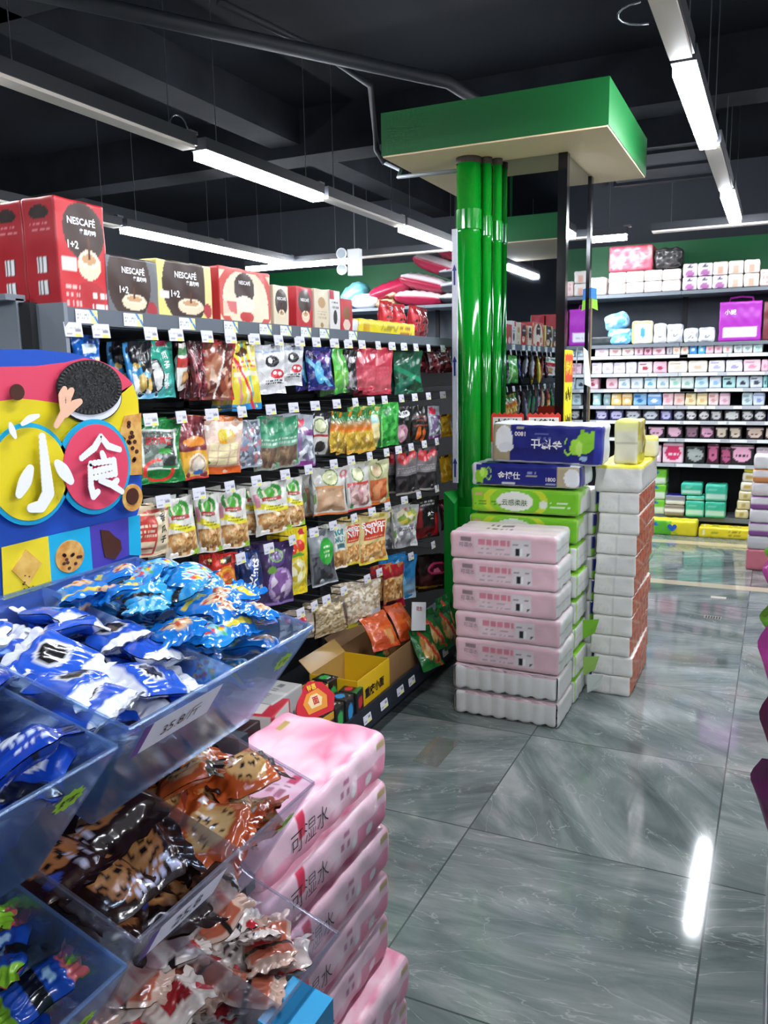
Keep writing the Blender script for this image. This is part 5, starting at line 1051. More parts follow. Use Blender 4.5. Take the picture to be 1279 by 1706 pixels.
[strokes('splash', 'splash_print', BW, .0045, .0025, only=k) for k in (0, 1)]
LX[0] += .003
strokes('xiao', 'character_small', BW, .0095, .0055); strokes('shi', 'character_food', BW, .0052, .0042)
# rack that carries board and bins
rk = empty('display_rack', 'metal rack behind the snack bins and board', 'rack', (-.9, .6, 0))
RM = plain('rack_metal', '3a4450', .4, .4)
for y in (.22, .94):
    loc(M().box(-.90, y - .015, 0, -.874, y + .015, 1.4), 'upright', RM, rk)
    for z, xf in ((.985, -.68), (.76, -.68), (.54, -.66), (.3, -.62), (.03, -.56)): loc(M().box(-.885, y - .012, z - .03, xf, y + .012, z - .004), 'arm', RM, rk)
for z in (.9, .4): loc(M().box(-.90, .22, z, -.88, .94, z + .03), 'cross_bar', RM, rk)

# ================================================================ BINS
BIN = bpy.data.materials.new('bin_blue'); BIN.use_nodes = True
clear_mat(BIN, (.76, .87, 1.0), .04, .12, (.45, .65, 1.0))
BINC = bpy.data.materials.new('bin_clear'); BINC.use_nodes = True
clear_mat(BINC, (.92, .93, .98), .05, .07, (.8, .8, .95))
STK = plain('sticker_lime', '96c82c', .5)
def make_bin(y0, y1, xf, zf, slope, depth, hgt, mat, label, drop=None, lab_text=None, sticker=True, divider=.5):
    """open tray: rim front edge at (xf, zf), back edge rises by slope*depth"""
    xb = xf - depth; zr = zf + slope * depth
    A = [(xf, y0, zf), (xf, y1, zf), (xb, y1, zr), (xb, y0, zr)]
    ins = .03; ff = .09
    B = [(xf - ff, y0 + ins, zf - hgt), (xf - ff, y1 - ins, zf - hgt), (xb + .01, y1 - ins, zr - hgt), (xb + .01, y0 + ins, zr - hgt)]
    o = empty('candy_bin', label, 'bin', ((xf + xb) / 2, (y0 + y1) / 2, zf - hgt))
    P = Matrix.Translation(-Vector(o.location))
    def part(m, n, mt, par=o):
        q_ = m.obj(n, mt, par); q_.matrix_parent_inverse = P if par is o else Matrix.Identity(4); return q_
    t = .0025
    fp = part(M().slab(B[0], B[1], A[1], A[0], t), 'front_wall', mat)
    part(M().slab(B[1], B[2], A[2], A[1], t), 'side_wall', mat); part(M().slab(B[3], B[0], A[0], A[3], t), 'side_wall', mat)
    part(M().slab(B[2], B[3], A[3], A[2], t), 'back_wall', mat); part(M().slab(B[3], B[2], B[1], B[0], t), 'floor_panel', mat)
    rim = M(); q4 = A + [A[0]]
    for i in range(4): rim.tube([q4[i], q4[i + 1]], .0022, 6)
    part(rim, 'rim', mat)
    if divider:
        f = divider; mid = lambda a, b: tuple(a[i] + (b[i] - a[i]) * f for i in range(3))
        a, b, c, d = mid(B[0], B[1]), mid(B[3], B[2]), mid(A[3], A[2]), mid(A[0], A[1])
        part(M().slab(a, b, c, d, .002), 'divider', mat)
    e1 = (Vector(A[1]) - Vector(A[0])).normalized(); e2 = (Vector(A[0]) - Vector(B[0])).normalized(); n = e1.cross(e2).normalized()
    if n.x < 0: n = -n
    def face(cy, cz, lift=.003):
        base = Vector(((A[0][0] + B[0][0]) / 2, cy, (A[0][2] + B[0][2]) / 2)) + e2 * cz + n * lift
        return lambda x, y: (base.x + e2.x * y + 0 * x, base.y + x, base.z + e2.z * y)
    if sticker:
        f = face(y1 - .035, hgt * .28)
        pts = [f(*(np.array([math.cos(k * math.pi / 10), .8 * math.sin(k * math.pi / 10)]) * (.02 if k % 2 else .0155))) for k in range(20)]
        s = part(M().poly(pts, [tuple(range(20))]), 'lime_sticker', STK)
        v = letter(o, '好吃', lambda x, y: face(y1 - .035, hgt * .28, .0036)(x, y), .011, BLACK, .02, 0, 'sticker_lettering'); v.matrix_parent_inverse = P
    if lab_text:
        f = face(y0 + .10, hgt * .36, .0034)
        part(M().poly([f(-.065, -.024), f(.065, -.024), f(.065, .024), f(-.065, .024)], [(0, 1, 2, 3)]), 'price_label', plain('label_white', 'dcdcea', .5))
        part(M().poly([tuple(np.array(f(-.065, -.024)) + [.0004, 0, 0]), tuple(np.array(f(-.052, -.024)) + [.0004, 0, 0]), tuple(np.array(f(-.052, .024)) + [.0004, 0, 0]), tuple(np.array(f(-.065, .024)) + [.0004, 0, 0])], [(0, 1, 2, 3)]), 'label_edge', plain('label_purple', '5c3c8c', .5))
        v = letter(o, lab_text, lambda x, y: face(y0 + .105, hgt * .36, .0044)(x, y), .02, BLACK, .0, .05, 'price_lettering'); v.matrix_parent_inverse = P
    return A, B
def fill(A, B, spots, protos, label, group, seed, lo=.35, hi=.95, hump=.02, size=1.0, name='candy_wrapper'):
    """spots = (f0, f1, nx, ny, layers): f along the rim 0 near .. 1 far"""
    q = random.Random(seed); f0, f1, nx, ny, layers = spots
    A_ = [np.array(p) for p in A]; B_ = [np.array(p) for p in B]
    for k in range(layers):
        h = hi - (hi - lo) * k / max(1, layers - 1) if layers > 1 else hi
        for i in range(nx):
            for j in range(ny):
                f = f0 + (f1 - f0) * (i + .5 + q.uniform(-.28, .28)) / nx; g = (j + .5 + q.uniform(-.28, .28)) / ny
                g = .1 + .8 * g
                top = (A_[0] * (1 - f) + A_[1] * f) * (1 - g) + (A_[3] * (1 - f) + A_[2] * f) * g
                bot = (B_[0] * (1 - f) + B_[1] * f) * (1 - g) + (B_[3] * (1 - f) + B_[2] * f) * g
                p = bot + (top - bot) * h; p[2] += hump * math.sin(math.pi * g) * (1 if k == 0 else 0) + q.uniform(-.006, .008)
                o = link(name, protos[q.randrange(len(protos))]); o.location = tuple(p)
                o.rotation_euler = (q.uniform(-.38, .38), q.uniform(-.32, .32), q.uniform(0, 6.28)); s = size * q.uniform(.92, 1.08); o.scale = (s, s, s)
                tag(o, label, 'wrapped snack', group)
T1A = make_bin(.575, .928, -.55, 1.166, .235, .30, .135, BIN, 'upper translucent blue bin heaped with blue wrapped cookies', lab_text='35.8/斤', divider=.5)
T1B = make_bin(.205, .558, -.55, 1.155, .235, .30, .135, BIN, 'upper translucent blue bin cut by the picture edge', divider=0)
T2A = make_bin(.565, .918, -.55, .945, .34, .28, .15, BINC, 'middle clear bin of orange and dark brown cookie bags', lab_text='25.8', divider=.5)
T2B = make_bin(.195, .548, -.55, .93, .34, .28, .15, BIN, 'middle clear bin of blue, coral and lime candies', divider=0)
T3A = make_bin(.565, .93, -.525, .715, .34, .28, .15, BINC, 'lowest clear bin of white and red candy bags', divider=.58, sticker=False)
T3B = make_bin(.19, .548, -.525, .70, .34, .28, .15, BINC, 'lowest clear bin below the blue and coral candies', divider=0)
cy = M().prism([(-.56, .42), (-.50, .42), (-.498, .672), (-.548, .682), (-.56, .686)], 'y', .775, .862).obj('cyan_tray_end', plain('cyan_plastic', '18a0d8', .3))
tag(cy, 'bright cyan plastic tray edge at the foot of the bins', 'tray')
W = wrapper_mesh
blue1 = [W('wrap_a', .10, .058, .022, ['1c4cc0', ('r', 0, 0, .17, 1, 'e4e8f0'), ('r', .83, 0, 1, 1, 'e4e8f0'), ('r', .44, 0, .58, 1, '16181c'), ('w', .2, .3, .42, .7, '88b4e8', 3)], CANDY, 1),
         W('wrap_b', .10, .06, .022, ['2458c8', ('r', 0, 0, .22, 1, 'dfe4ec'), ('e', .55, .5, .16, .3, '18191c'), ('o', .55, .5, .16, .3, 'd0d4dc'), ('r', .8, 0, 1, 1, 'dfe4ec')], CANDY, 2),
         W('wrap_c', .105, .055, .022, ['dcdfe6', ('r', .3, 0, .8, 1, '2050c0'), ('r', .3, 0, .36, 1, '15161a')], CANDY, 3)]
lite = [W('wrap_d', .09, .055, .02, ['1c84d0', ('e', .55, .5, .22, .34, '8cc8e8'), ('d', .55, .5, .24, .4, 'd84838', 3, 8, .035, 1.5), ('d', .55, .5, .24, .4, 'e8c020', 4, 6, .035, 1.5), ('d', .55, .5, .24, .4, '2ca050', 5, 5, .03, 1.5), ('d', .55, .5, .24, .4, '2060c0', 6, 5, .03, 1.5), ('r', 0, 0, .12, 1, '48a8e0')], CANDY, 4),
        W('wrap_e', .09, .05, .02, ['2c9ad8', ('r', .4, 0, .5, 1, '1a1c22'), ('w', .55, .3, .85, .7, 'a8dcf0', 3), ('r', .86, 0, 1, 1, '58b4e4')], CANDY, 5),
        W('wrap_f', .085, .055, .02, ['1474cc', ('e', .32, .5, .15, .3, 'd8b890'), ('d', .32, .5, .14, .28, 'b04830', 5, 8, .03, 1.5), ('r', .62, .1, .75, .9, 'd8c840')], CANDY, 6)]
cook = [('e', .52, .52, .25, .42, 'c09258'), ('e', .50, .55, .2, .33, 'd0a870'), ('d', .52, .5, .24, .4, '2a1610', 7, 13, .026, 1.5)]
orang = [W('wrap_g', .11, .085, .026, ['a8481c'] + cook + [('w', .56, .1, .78, .34, 'e4e4ec', 2), ('r', 0, 0, .1, 1, '7c2c14')], CANDY, 7),
         W('wrap_h', .11, .08, .026, ['b85424', ('r', .8, 0, 1, 1, '1c1210')] + cook + [('w', .2, .68, .5, .9, 'e0d0d8', 2)], CANDY, 8)]
dark = [W('wrap_i', .12, .095, .028, ['241410'] + [('e', .5, .5, .24, .4, '9c6840'), ('e', .48, .54, .17, .28, 'b48050'), ('d', .5, .5, .23, .38, '1c0f0a', 9, 16, .026, 1.5)] + [('w', .48, .08, .8, .3, 'c8c8e4', 3)], CANDY, 9),
        W('wrap_j', .12, .09, .028, ['2e1813'] + [('e', .42, .5, .22, .38, 'a06840'), ('d', .42, .5, .2, .34, '1c0f0a', 3, 12, .03, 1.5), ('w', .55, .6, .82, .85, 'b8b8d0', 3), ('e', .7, .24, .07, .12, '3c50a8')], CANDY, 10)]
lime = [W('wrap_k', .085, .04, .022, ['1c50b8', ('r', 0, 0, .2, 1, 'e06c6c'), ('r', .8, 0, 1, 1, '90cc30'), ('w', .3, .3, .7, .7, '88c4e8', 3)], CANDY, 11),
        W('wrap_l', .085, .04, .022, ['1848a8', ('r', 0, 0, .2, 1, '90cc30'), ('r', .42, 0, .58, 1, '101318'), ('r', .82, 0, 1, 1, 'e07070'), ('e', .68, .5, .05, .2, '9cc8e8')], CANDY, 12)]
red3 = [W('wrap_m', .10, .06, .02, ['dcd2cc', ('r', .46, 0, .56, 1, '181416'), ('e', .25, .5, .1, .3, 'b82c38'), ('w', .6, .2, .85, .5, '484044', 3)], CANDY, 13),
        W('wrap_n', .10, .06, .02, ['d8ccc4', ('S', .4, .5, .2, .4, ['b03038', '8c1c24', 'dcccc4'], 6, 14), ('r', .85, 0, 1, 1, 'c04048')], CANDY, 14),
        W('wrap_o', .10, .06, .02, ['c8a898', ('r', .2, .1, .8, .9, 'b05c44'), ('r', .44, 0, .5, 1, '1c1614')], CANDY, 15)]
big = [W('wrap_p', .13, .085, .03, ['0c38a0', ('w', .2, .65, .45, .9, 'c8d8f0', 2), ('r', .0, 0, .1, 1, '0a1c50'), ('e', .45, .45, .1, .2, 'dce8f4'), ('r', .62, 0, .68, 1, '14161c'), ('e', .75, .6, .08, .18, 'c8dcf0')], CANDY, 16),
       W('wrap_q', .13, .085, .03, ['1442b0', ('r', .12, 0, .24, 1, '101420'), ('e', .5, .45, .14, .28, 'e4ecf4'), ('e', .5, .4, .09, .16, '181c28'), ('e', .78, .7, .07, .12, 'a8c8e8')], CANDY, 17)]
fill(*T1A, (.0, .5, 2, 5, 4), blue1, 'blue, black and white cookie wrapper heaped in the upper blue bin', 'blue and white cookie wrappers', 1, hi=.8, hump=.012)
fill(*T1A, (.5, 1., 3, 5, 3), lite, 'light blue wrapper with candy print, farther half of the upper bin', 'light blue candy wrappers', 2, hi=.9, hump=.03)
fill(*T1B, (0, 1, 3, 3, 4), big, 'royal blue snack bag in the upper bin at the picture edge', 'royal blue snack bags', 3, hi=.92, hump=.0)
fill(*T2A, (.5, 1., 2, 3, 5), orang, 'orange brown cookie bag in the farther half of the middle bin', 'orange cookie bags', 4, hi=.8, hump=.02)
fill(*T2A, (.0, .5, 2, 3, 4), dark, 'dark brown cookie bag in the nearer half of the middle bin', 'dark brown cookie bags', 5, hi=.75, hump=.01)
fill(*T2B, (0, 1, 5, 4, 2), lime, 'blue candy wrapper with coral and lime ends', 'blue, coral and lime candies', 6, hi=.7, hump=.0)
fill(*T3A, (.0, 1, 4, 4, 4), red3, 'white and red candy bag in the lowest clear bin', 'white and red candy bags', 7, hi=.72, hump=.0)
# ================================================================ FAR SHELVING
FB = plain('far_back_panel', '4b5058', .7); FBD = plain('far_dark_panel', '15171b', .7); FSH = plain('far_shelf', '6c747c', .5); RAILW = plain('far_rail', 'b8bcc0', .4)
PT = plain('price_ticket', 'e8ecec', .5)
q = random.Random(12)
for bi, (xa, xb, nmx) in enumerate(((-5.3, -3.3, 'under the pillows on the far wall'), (-3.3, -2.08, 'hidden behind the mirrored column'), (-2.08, -.83, 'of pads and tissues right of the column'), (-.83, .42, 'of pads with the magenta box'), (.42, 1.67, 'beyond the magenta box'))):
    fs = empty('wall_shelving', 'tall dark shelf bay ' + nmx, 'shelving', ((xa + xb) / 2, 8.2, 0))
    loc(M().box(xa, 8.46, 1.7, xb, 8.48, 2.24), 'back_panel', FB, fs); loc(M().box(xa, 8.36, 0, xb, 8.38, 1.7), 'back_panel', FBD, fs)
    loc(M().box(xa, 8.0, .11, xb, 8.4, .15), 'base_shelf', FSH, fs); loc(M().box(xa, 8.05, 0, xb, 8.08, .11), 'kick_plate', FBD, fs)
    for x in (xa, xb - .02): loc(M().box(x, 8.34, 0, x + .02, 8.37, 2.24), 'slotted_post', FBD, fs)
    for z in (2.175, 1.722): loc(M().box(xa, 7.99, z - .03, xb - .004, 8.46, z), 'shelf_board', FSH, fs)
    for z, _, _ in FARPACKS:
        loc(M().box(xa, 8.0, z - .012, xb - .004, 8.36, z - .002), 'shelf_board', FSH, fs)
        rl = loc(M().box(xa, 7.985, z - .03, xb - .004, 8.0, z + .002), 'price_rail', RAILW, fs)
        if bi in (2, 3):
            x = xa + q.uniform(0, .1)
            while x < xb - .15:
                w = q.choice((.07, .07, .14, .3)); M().box(x, 7.982, z - .027, x + w, 7.985, z - .001).obj('price_ticket', PT, rl).matrix_parent_inverse = Matrix.Identity(4); x += w + q.choice((.02, .08, .15))
FP = {}
rown = ['row under the wide shelf', 'second packet row', 'third packet row', 'fourth packet row', 'row of navy and black packets', 'row of patterned dark packets', 'lowest packet row']
TONE = {}
def tone(h):
    r, g, b = [int(h[i:i+2], 16) for i in (0, 2, 4)]
    mx_, mn = max(r, g, b), min(r, g, b)
    if mx_ < 75: return 'black' if b < mx_ * 1.25 or mx_ < 50 else 'navy'
    if mx_ - mn < 16: return 'white' if mx_ > 215 else 'grey'
    if b > r + 30: return 'blue' if mn < 170 else 'pale blue'
    if g >= r and b > r: return 'pale teal'
    if r > b + 50 and g > b: return 'yellow'
    if b > g: return 'lilac' if b > r else 'pink'
    return 'cream' if g > b else 'pale pink'
on_ = ['first', 'second', 'third', 'fourth', 'fifth', 'sixth', 'seventh', 'eighth', 'ninth', 'tenth', 'eleventh', 'twelfth', 'thirteenth', 'fourteenth', 'fifteenth', 'sixteenth', 'seventeenth', 'eighteenth']
for ri, (z, h, L) in enumerate(FARPACKS):
    for i, (xa, xb, c, e) in enumerate(L):
        w = (xb - xa) * .96
        dark_ = ri in (4, 5, 6)
        art = {'all': [c], 'front': [c, ('e', .5, .5, .38, .36, e) if dark_ else ('e', .5, .42, .22, .18, e), ('w', .25, .4, .75, .6, c if dark_ else e, 2), ('r', 0, .8, 1, .86, e) if i % 2 else ('r', .1, .7, .6, .8, e)]}
        hh = h * (1 if ri != 6 else (1.0 if i % 2 else .85))
        me = pack_mesh('pad_packet', w / 2, .06, hh / 2, .012, art, WRAP, cell=.011, wr=.0015, seed=i)
        place(me, 'pad_packet', (xa + xb) / 2, 8.075, z + .0, R(q.uniform(-3, 3)), '%s packet, %s from the left in the %s' % (tone(c), on_[i], rown[ri]), 'packet', 'packets in the ' + rown[ri])
def fbox(name, xa, xb, z0, z1, art, lab, cat='tissue pack', dep=.12, r=.014, mat=WRAP, y=8.0, grp=None, wr=.0015):
    me = pack_mesh(name, (xb - xa) / 2, dep, (z1 - z0) / 2, r, art, mat, cell=.014, wr=wr, seed=int(abs(xa) * 100))
    return place(me, name, (xa + xb) / 2, y + dep + .01, z0, 0, lab, cat, grp)
wp_ = {'all': ['e8dcd8', ('e', .5, .4, .2, .25, 'd8b8b8'), ('w', .2, .5, .8, .8, 'e8b8b8', 3)]}
fbox('tissue_pack', -1.68, -1.5, 2.18, 2.34, {'all': ['ece4e0', ('e', .5, .6, .1, .15, 'a890c0')]}, 'white square pack at the column end of the top shelf')
for r_ in range(2):
    for k in range(4):
        fbox('tissue_pack', -1.475 + .158 * k, -1.475 + .158 * k + .155, 2.18 + .098 * r_, 2.275 + .098 * r_, wp_, 'white and pink tissue pack, %s from the column, %s layer of the top shelf' % (on_[k], ('lower', 'upper')[r_]), grp='white and pink packs on the top shelf')
fbox('flowered_box', -1.475, -1.09, 2.378, 2.60, {'all': ['b84058', ('p', 16, 3, ['e8b8bc', 'd86c78', 'f0d4d0', 'c04858'], .18, .6)]}, 'pink flowered box lying on the white packs', 'box', .14)
fbox('dark_bag', -1.08, -.84, 2.378, 2.56, {'all': ['2e2c2e', ('s', 0, 0, 1, 1, ['3a3838', '222', '4c4848'] if 0 else ['3a3838', '242224', '4c4848'], 3, 40)]}, 'dark crumpled plastic bag beside the flowered box', 'bag', .1, .05, wr=.006)
pw = {'all': ['e8e2e6', ('e', .5, .2, .35, .25, 'a868a0'), ('e', .5, .75, .2, .12, '484058')]}
ow = {'all': ['ece4dc', ('e', .5, .4, .25, .3, 'e0a890'), ('w', .2, .6, .8, .8, 'd8a088', 3)]}
for r_ in range(2):
    for k in range(5):
        fbox('tissue_pack', -.83 + .125 * k, -.83 + .125 * k + .122, 2.18 + .115 * r_, 2.292 + .115 * r_, (pw, ow, ow)[0 if (k < 3 if r_ == 0 else k < 2) else 1], '%s tissue pack, %s past the dark bag, %s layer' % ('purple and white' if (k < 3 if r_ == 0 else k < 2) else 'cream and orange', on_[k], ('lower', 'upper')[r_]), grp='packs past the dark bag on the top shelf')
for k in range(3): fbox('tissue_pack', -.2 + .13 * k, -.2 + .13 * k + .126, 2.18, 2.32, {'all': ['ecd0cc', ('w', .2, .2, .8, .8, 'd88c84', 5)]}, 'coral printed tissue pack, %s at the picture edge' % on_[k])
# wide shelf items
fbox('folded_mat', -1.62, -1.43, 1.722, 1.80, {'all': ['2c3436']}, 'dark folded plastic on the wide shelf', 'mat', .12)
f1 = fbox('towel_bag', -1.47, -1.26, 1.722, 1.87, {'all': ['5cb0e0', ('s', 0, 0, 1, 1, ['6cb8e8', '4c9cd0', 'a0d8f0', 'c8e8f4'], 4, 30)]}, 'light blue towel bag lying flat on the wide shelf', 'bag', .1, .04, wr=.004)
f2 = fbox('towel_bag', -1.49, -1.28, 1.872, 2.01, {'all': ['68b4dc', ('s', 0, 0, 1, 1, ['90c8e4', '5ca8d4', 'b8e0f0'], 5, 30)]}, 'light blue towel bag tilted on top of the other', 'bag', .08, .04, wr=.004); f2.rotation_euler = (0, R(-14), 0)
f3 = fbox('pad_bag', -1.255, -1.07, 1.722, 1.93, {'all': ['e8e4e0'], 'front': ['e8d838', ('r', .15, 0, .95, .9, 'f0dcc8'), ('r', .2, .2, .85, .85, 'e8ecec'), ('e', .55, .5, .12, .22, '3c90c8')]}, 'yellow edged bag with blue drop picture', 'bag', .05, .02)
for k, (a, b, z1, c) in enumerate(((-1.06, -.95, 1.90, 'c4c6cc'), (-.945, -.81, 1.89, 'd8dae0'), (-.80, -.68, 1.85, 'd4d8dc'), (-.675, -.54, 1.85, 'dce0e0'))):
    fbox('pad_bag', a, b, 1.722, z1, {'all': [c, ('s', 0, 0, 1, 1, [c, 'e8eaee', 'a8acb4'], k, 22), ('e', .5, .4, .3, .25, 'e8ecee'), ('w', .3, .3, .7, .5, '687078', 3)]}, 'silvery white pad bag, %s right of the yellow edged bag' % on_[k], 'bag', .05, .02, wr=.003)
gb = fbox('gift_box', -.51, -.17, 1.722, 2.06, {'all': ['a828a8'], 'front': ['a82ab0', ('r', .1, .1, .88, .36, 'e8e4ec'), ('w', .3, .2, .8, .24, 'b8b0c0', 2)]}, 'big magenta gift box with white label and carry handle', 'box', .09, .006, CARD)
hn = M().tube([(-.1, 0, .33), (-.09, 0, .375), (0, 0, .385), (.09, 0, .375), (.1, 0, .33)], .009, 8).obj('handle', plain('handle_magenta', 'a02898', .4), gb)
letter(gb, '小妮', lambda x, y: (-.08 + x, -.0925 + 0 * x, .25 + y), .045, WHITE, .02)
fbox('gift_box', -.155, .1, 1.722, 2.05, {'all': ['702c34']}, 'dark red box right of the magenta gift box', 'box', .09, .006, CARD)
# low shelf
gp = {'all': ['70c030', ('r', .1, 0, .9, .45, 'd0e0d0'), ('e', .3, .8, .15, .12, '1c60b0')], 'top': ['84cc38']}
for k in range(3): fbox('diaper_pack', -1.03, -.90, .15 + .142 * k, .29 + .142 * k, gp, 'green and white pack, %s of the column beside the teal ones' % ('lowest', 'middle', 'top')[k], 'pack', .1, grp='green and white packs')
hb = fbox('diaper_pack', -1.02, -.60, .0, .138, {'all': ['e8e030'], 'front': ['ecdc20', ('r', 0, 0, .48, 1, '58b82c'), ('e', .12, .7, .09, .14, '2468b8'), ('l', .5, .5, .2, .03, '98cc30')]}, 'long green and yellow pack with blue heart on the floor', 'pack', .09, y=7.78)
hp = [(.0, -.028)] + [(.030 * math.cos(t) * (1 if 1 else 0) , .0) for t in ()] + [(x, z) for x, z in ((.03, .0), (.034, .014), (.024, .028), (.01, .026), (0, .014), (-.01, .026), (-.024, .028), (-.034, .014), (-.03, .0))]
M().prism([(x * 1.2, .07 + z * 1.2) for x, z in hp], 'y', -.0945, -.0915).obj('heart_print', plain('heart_blue', '1c5cc0', .4), hb)
fbox('long_pack', -.585, -.16, .0, .095, {'all': ['ecd820', ('w', .6, .3, .8, .7, 'a89020', 3), ('e', .1, .5, .02, .2, 'f0f0e0'), ('r', .26, .4, .38, .6, '8c9830')]}, 'long yellow pack on the floor under the last shelf bay', 'pack', .09, y=7.78)
fbox('tissue_pack', -.905, -.73, .15, .255, {'all': ['8a8078', ('r', 0, .35, 1, .6, 'e4e4e2')]}, 'grey and white pack below the navy topped one', 'pack', .09, y=7.96)
fbox('tissue_pack', -.90, -.725, .257, .345, {'all': ['8c8c94', ('r', 0, 0, 1, .4, 'e4e2e0')], 'top': ['24207c']}, 'grey pack with navy top beside the teal packs', 'pack', .09, y=7.96)
tl = {'all': ['38b89c', ('r', .05, .15, .95, .42, 'b8dcd0'), ('e', .35, .7, .2, .1, '70d0b8')], 'top': ['48c8ac', ('e', .4, .5, .2, .2, '1c6c5c')]}
for k, (a, b, z0, z1, nm_) in enumerate(((-.72, -.56, .15, .30, 'lower left'), (-.552, -.38, .15, .30, 'lower right'), (-.765, -.585, .346, .46, 'upper left'), (-.555, -.375, .302, .455, 'upper right'))):
    if k == 2: z0 = .346
    fbox('diaper_pack', a, b, z0, z1, tl, 'teal green pack, %s of the four' % nm_, 'pack', .1, grp='teal packs', y=7.96)
fbox('diaper_pack', -.72, -.56, .302, .345, tl, 'thin teal slab pack between two teal packs', 'pack', .1, y=7.96)
for k in range(5):
    fbox('cream_pack', -.30 + .012 * k, -.19 + .012 * k, .15 + .084 * k, .232 + .084 * k, {'all': ['dccfa0', ('e', .5, .5, .2, .3, 'b8a060'), ('r', 0, .9, 1, 1, 'e8e0c8')]} if k < 3 else {'all': ['e8e2d0', ('e', .5, .5, .3, .25, 'c8a858')]}, 'cream pack, %s from the bottom of the leaning column' % on_[k], 'pack', .08, grp='cream packs')
    if k < 4: fbox('white_pack', -.18 + .012 * k, -.08, .15 + .084 * k, .232 + .084 * k, {'all': ['e8e8e4']}, 'plain white pack, %s from the bottom beside the cream packs' % on_[k], 'pack', .08)
fbox('yellow_top_pack', -.245, -.14, .572, .62, {'all': ['ece020', ('r', .8, 0, 1, 1, '3c90c8')]}, 'flat bright yellow pack topping the cream column', 'pack', .08)
# pillows
def pillow(x, y, z, hx, hy, hz, top, side, rot, lab):
    me = pack_mesh('pillow', hx, hy, hz, hz * .92, {'all': [side], 'top': [top], 'front': [side, ('v', 0, .55, 1, 1, side, top) if 0 else ('r', 0, .62, 1, 1, top)]}, WRAP, cell=.03, wr=.007, seed=int(x * -50))
    for v in me.vertices:   # thin out to pointed corners
        f = 1 - .75 * max(0, (abs(v.co.x) / hx) ** 3 * .6 + (abs(v.co.y) / hy) ** 3 * .4)
        v.co.z = hz + (v.co.z - hz) * max(.15, f)
    o = place(me, 'pillow', x, y, z, 0, lab, 'pillow'); o.rotation_euler = tuple(R(a) for a in rot)
PR, PW_ = 'a01c40', 'd8d0d4'
for a in [(-3.42, 8.2, 2.18, .27, .16, .075, PW_, PR, (0, 6, 0), 'maroon and white pillow lying flat at the shelf front'),
    (-3.72, 8.25, 2.29, .27, .18, .085, PR, PR, (0, -16, 10), 'maroon pillow tilted high above the tan bags'),
    (-3.38, 8.22, 2.33, .27, .18, .08, PW_, PR, (0, 14, 0), 'maroon and white pillow, second layer'),
    (-3.25, 8.25, 2.50, .27, .18, .08, PW_, PR, (0, 20, 0), 'maroon and white pillow, third layer'),
    (-2.95, 8.25, 2.60, .27, .18, .08, PW_, PR, (0, 8, 0), 'maroon and white pillow on the very top of the pile'),
    (-2.93, 8.2, 2.18, .26, .16, .055, 'd4d6dc', '30343c', (0, 2, 0), 'dark grey and white pillow at the bottom beside the pipe'),
    (-2.93, 8.2, 2.30, .26, .16, .06, 'd4d6dc', '34383f', (0, -3, 0), 'dark grey and white pillow, second from the bottom'),
    (-2.93, 8.22, 2.43, .26, .16, .06, 'c8ccd4', '2c3038', (0, 0, 0), 'dark grey and white pillow, third from the bottom'),
    (-4.02, 8.15, 2.18, .16, .14, .075, 'e4e8ea', 'dfe3e8', (0, 0, 0), 'small round white pillow at the shelf front'),
    (-3.80, 8.18, 2.18, .13, .12, .045, 'c8a484', 'b89070', (0, 0, 0), 'tan bag beside the white pillow, lower one'),
    (-3.79, 8.2, 2.275, .13, .12, .045, 'd0ac8c', 'bc9474', (0, 4, 0), 'tan bag beside the white pillow, upper one'),
    (-4.16, 8.25, 2.25, .17, .12, .11, '70b4b8', '5ca4ac', (0, -30, 0), 'pale teal pillow leaning behind the white one'),
    (-4.25, 8.2, 2.18, .1, .12, .05, '4c90c8', '4c90c8', (0, 0, 0), 'small blue bag under the teal pillow')]:
    pillow(*a)
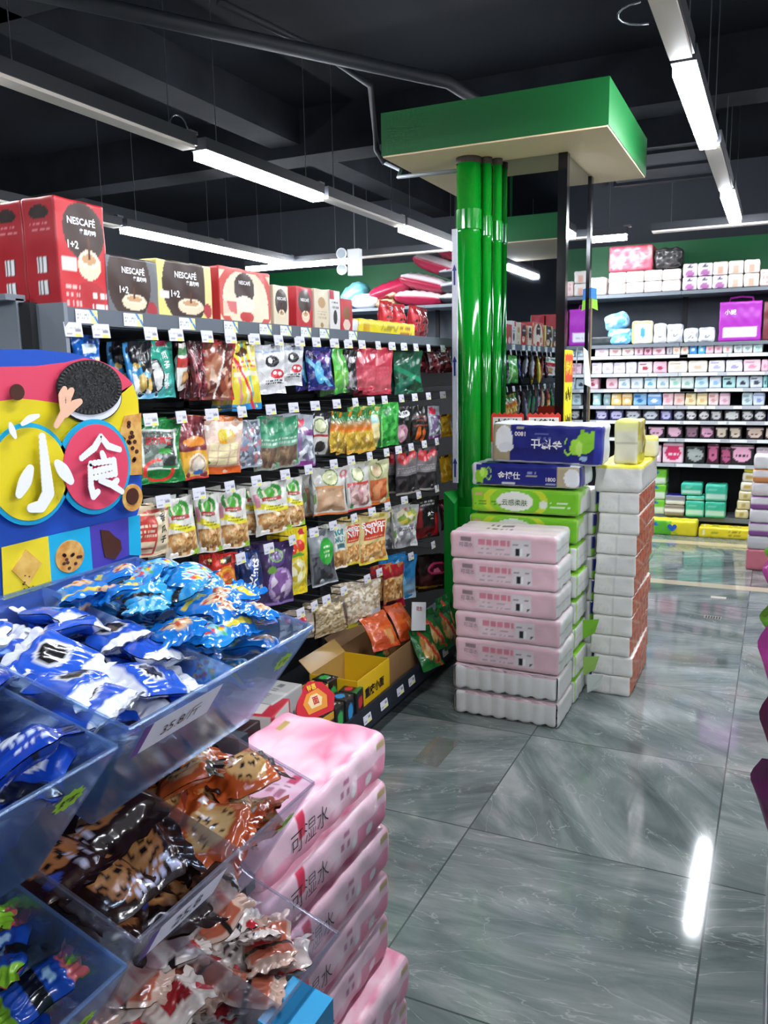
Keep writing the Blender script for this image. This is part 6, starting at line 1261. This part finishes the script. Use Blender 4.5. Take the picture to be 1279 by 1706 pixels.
# ================================================================ RIGHT EDGE
q = random.Random(31)
rs = [('d87888', 'pink box at the foot'), ('c8c4c8', 'grey white pack above the pink box'), ('8c4c94', 'purple and white pack, lower'), ('d8d4d8', 'white pack in the middle'), ('8c4c94', 'purple and white pack, upper'), ('d4c8c8', 'pale pack under the orange one'), ('d88c50', 'orange and white pack'), ('dcdcdc', 'white top pack')]
z = 0
for k, (c, l) in enumerate(rs):
    h = .16 if k == 0 else .1
    fbox('tissue_pack', -.155 + .012 * k * .2, .12, z, z + h - .002, {'all': [c, ('r', 0, .5, 1, .95, 'dcd8dc') if k else ('r', 0, .95, 1, 1, c)]}, l + ' of the stack at the right aisle edge', 'tissue pack', .1, y=6.62)
    z += h
rg_ = empty('aisle_gondola', 'grey gondola base along the right side of the aisle', 'shelving', (.3, 1.2, 0))
loc(M().box(.045, -.6, 0, .5, 2.62, .16), 'base_plinth', plain('plinth_grey', '8c9094', .4), rg_); loc(M().box(.48, -.6, .16, .5, 2.62, 1.6), 'back_panel', plain('panel_grey3', '7c828a', .5), rg_)
loc(M().box(.048, -.6, .16, .48, 2.62, .18), 'base_shelf', SHELFD, rg_)
hk = M()
PB = {}
for i, (y, x, zt, h, c1, c2, lab) in enumerate(((1.28, .048, .925, .20, 'b8449c', '5c1a4c', 'lowest purple pouch at the right edge, point hanging down'), (1.36, .058, 1.00, .24, 'a83880', '501638', 'dark purple pouch just behind the lowest one'), (1.44, .048, 1.09, .22, 'd0a0a4', 'b03c90', 'pale pink pouch above the lowest purple one'), (1.52, .045, 1.10, .13, '98d030', '5c9c20', 'small lime pouch under the pink one at the right edge'), (1.60, .048, 1.17, .17, 'd48cb4', 'a84088', 'pink pouch in the middle of the right edge'), (1.70, .047, 1.17, .10, '98d030', '68a820', 'small lime pouch above the middle pink one'), (1.80, .05, 1.29, .19, 'd888b8', 'a04088', 'highest pink pouch at the right edge'))):
    o = bag('hanging_pouch', .13, h, .03, [c1, ('s', 0, .3, 1, .9, [c1, c2, c1], i, 14), ('r', .0, 0, .3, 1, c2)], FILM, 40 + i, 12, 20, back=c2)
    for v in o.data.vertices:
        f = min(1, max(.05, (v.co.z + h) / (h * .8)), .72 - v.co.z / (h * .5)); v.co.x *= f * .9
    o.location = (x, y, zt); o.rotation_euler = (0, 0, R(q.uniform(-10, 30))); tag(o, lab, 'pouch')
    loc(M().tube([(.48, y, zt + .005), (.05, y, zt - .004)], .003, 6), 'peg_hook', STEEL, rg_)
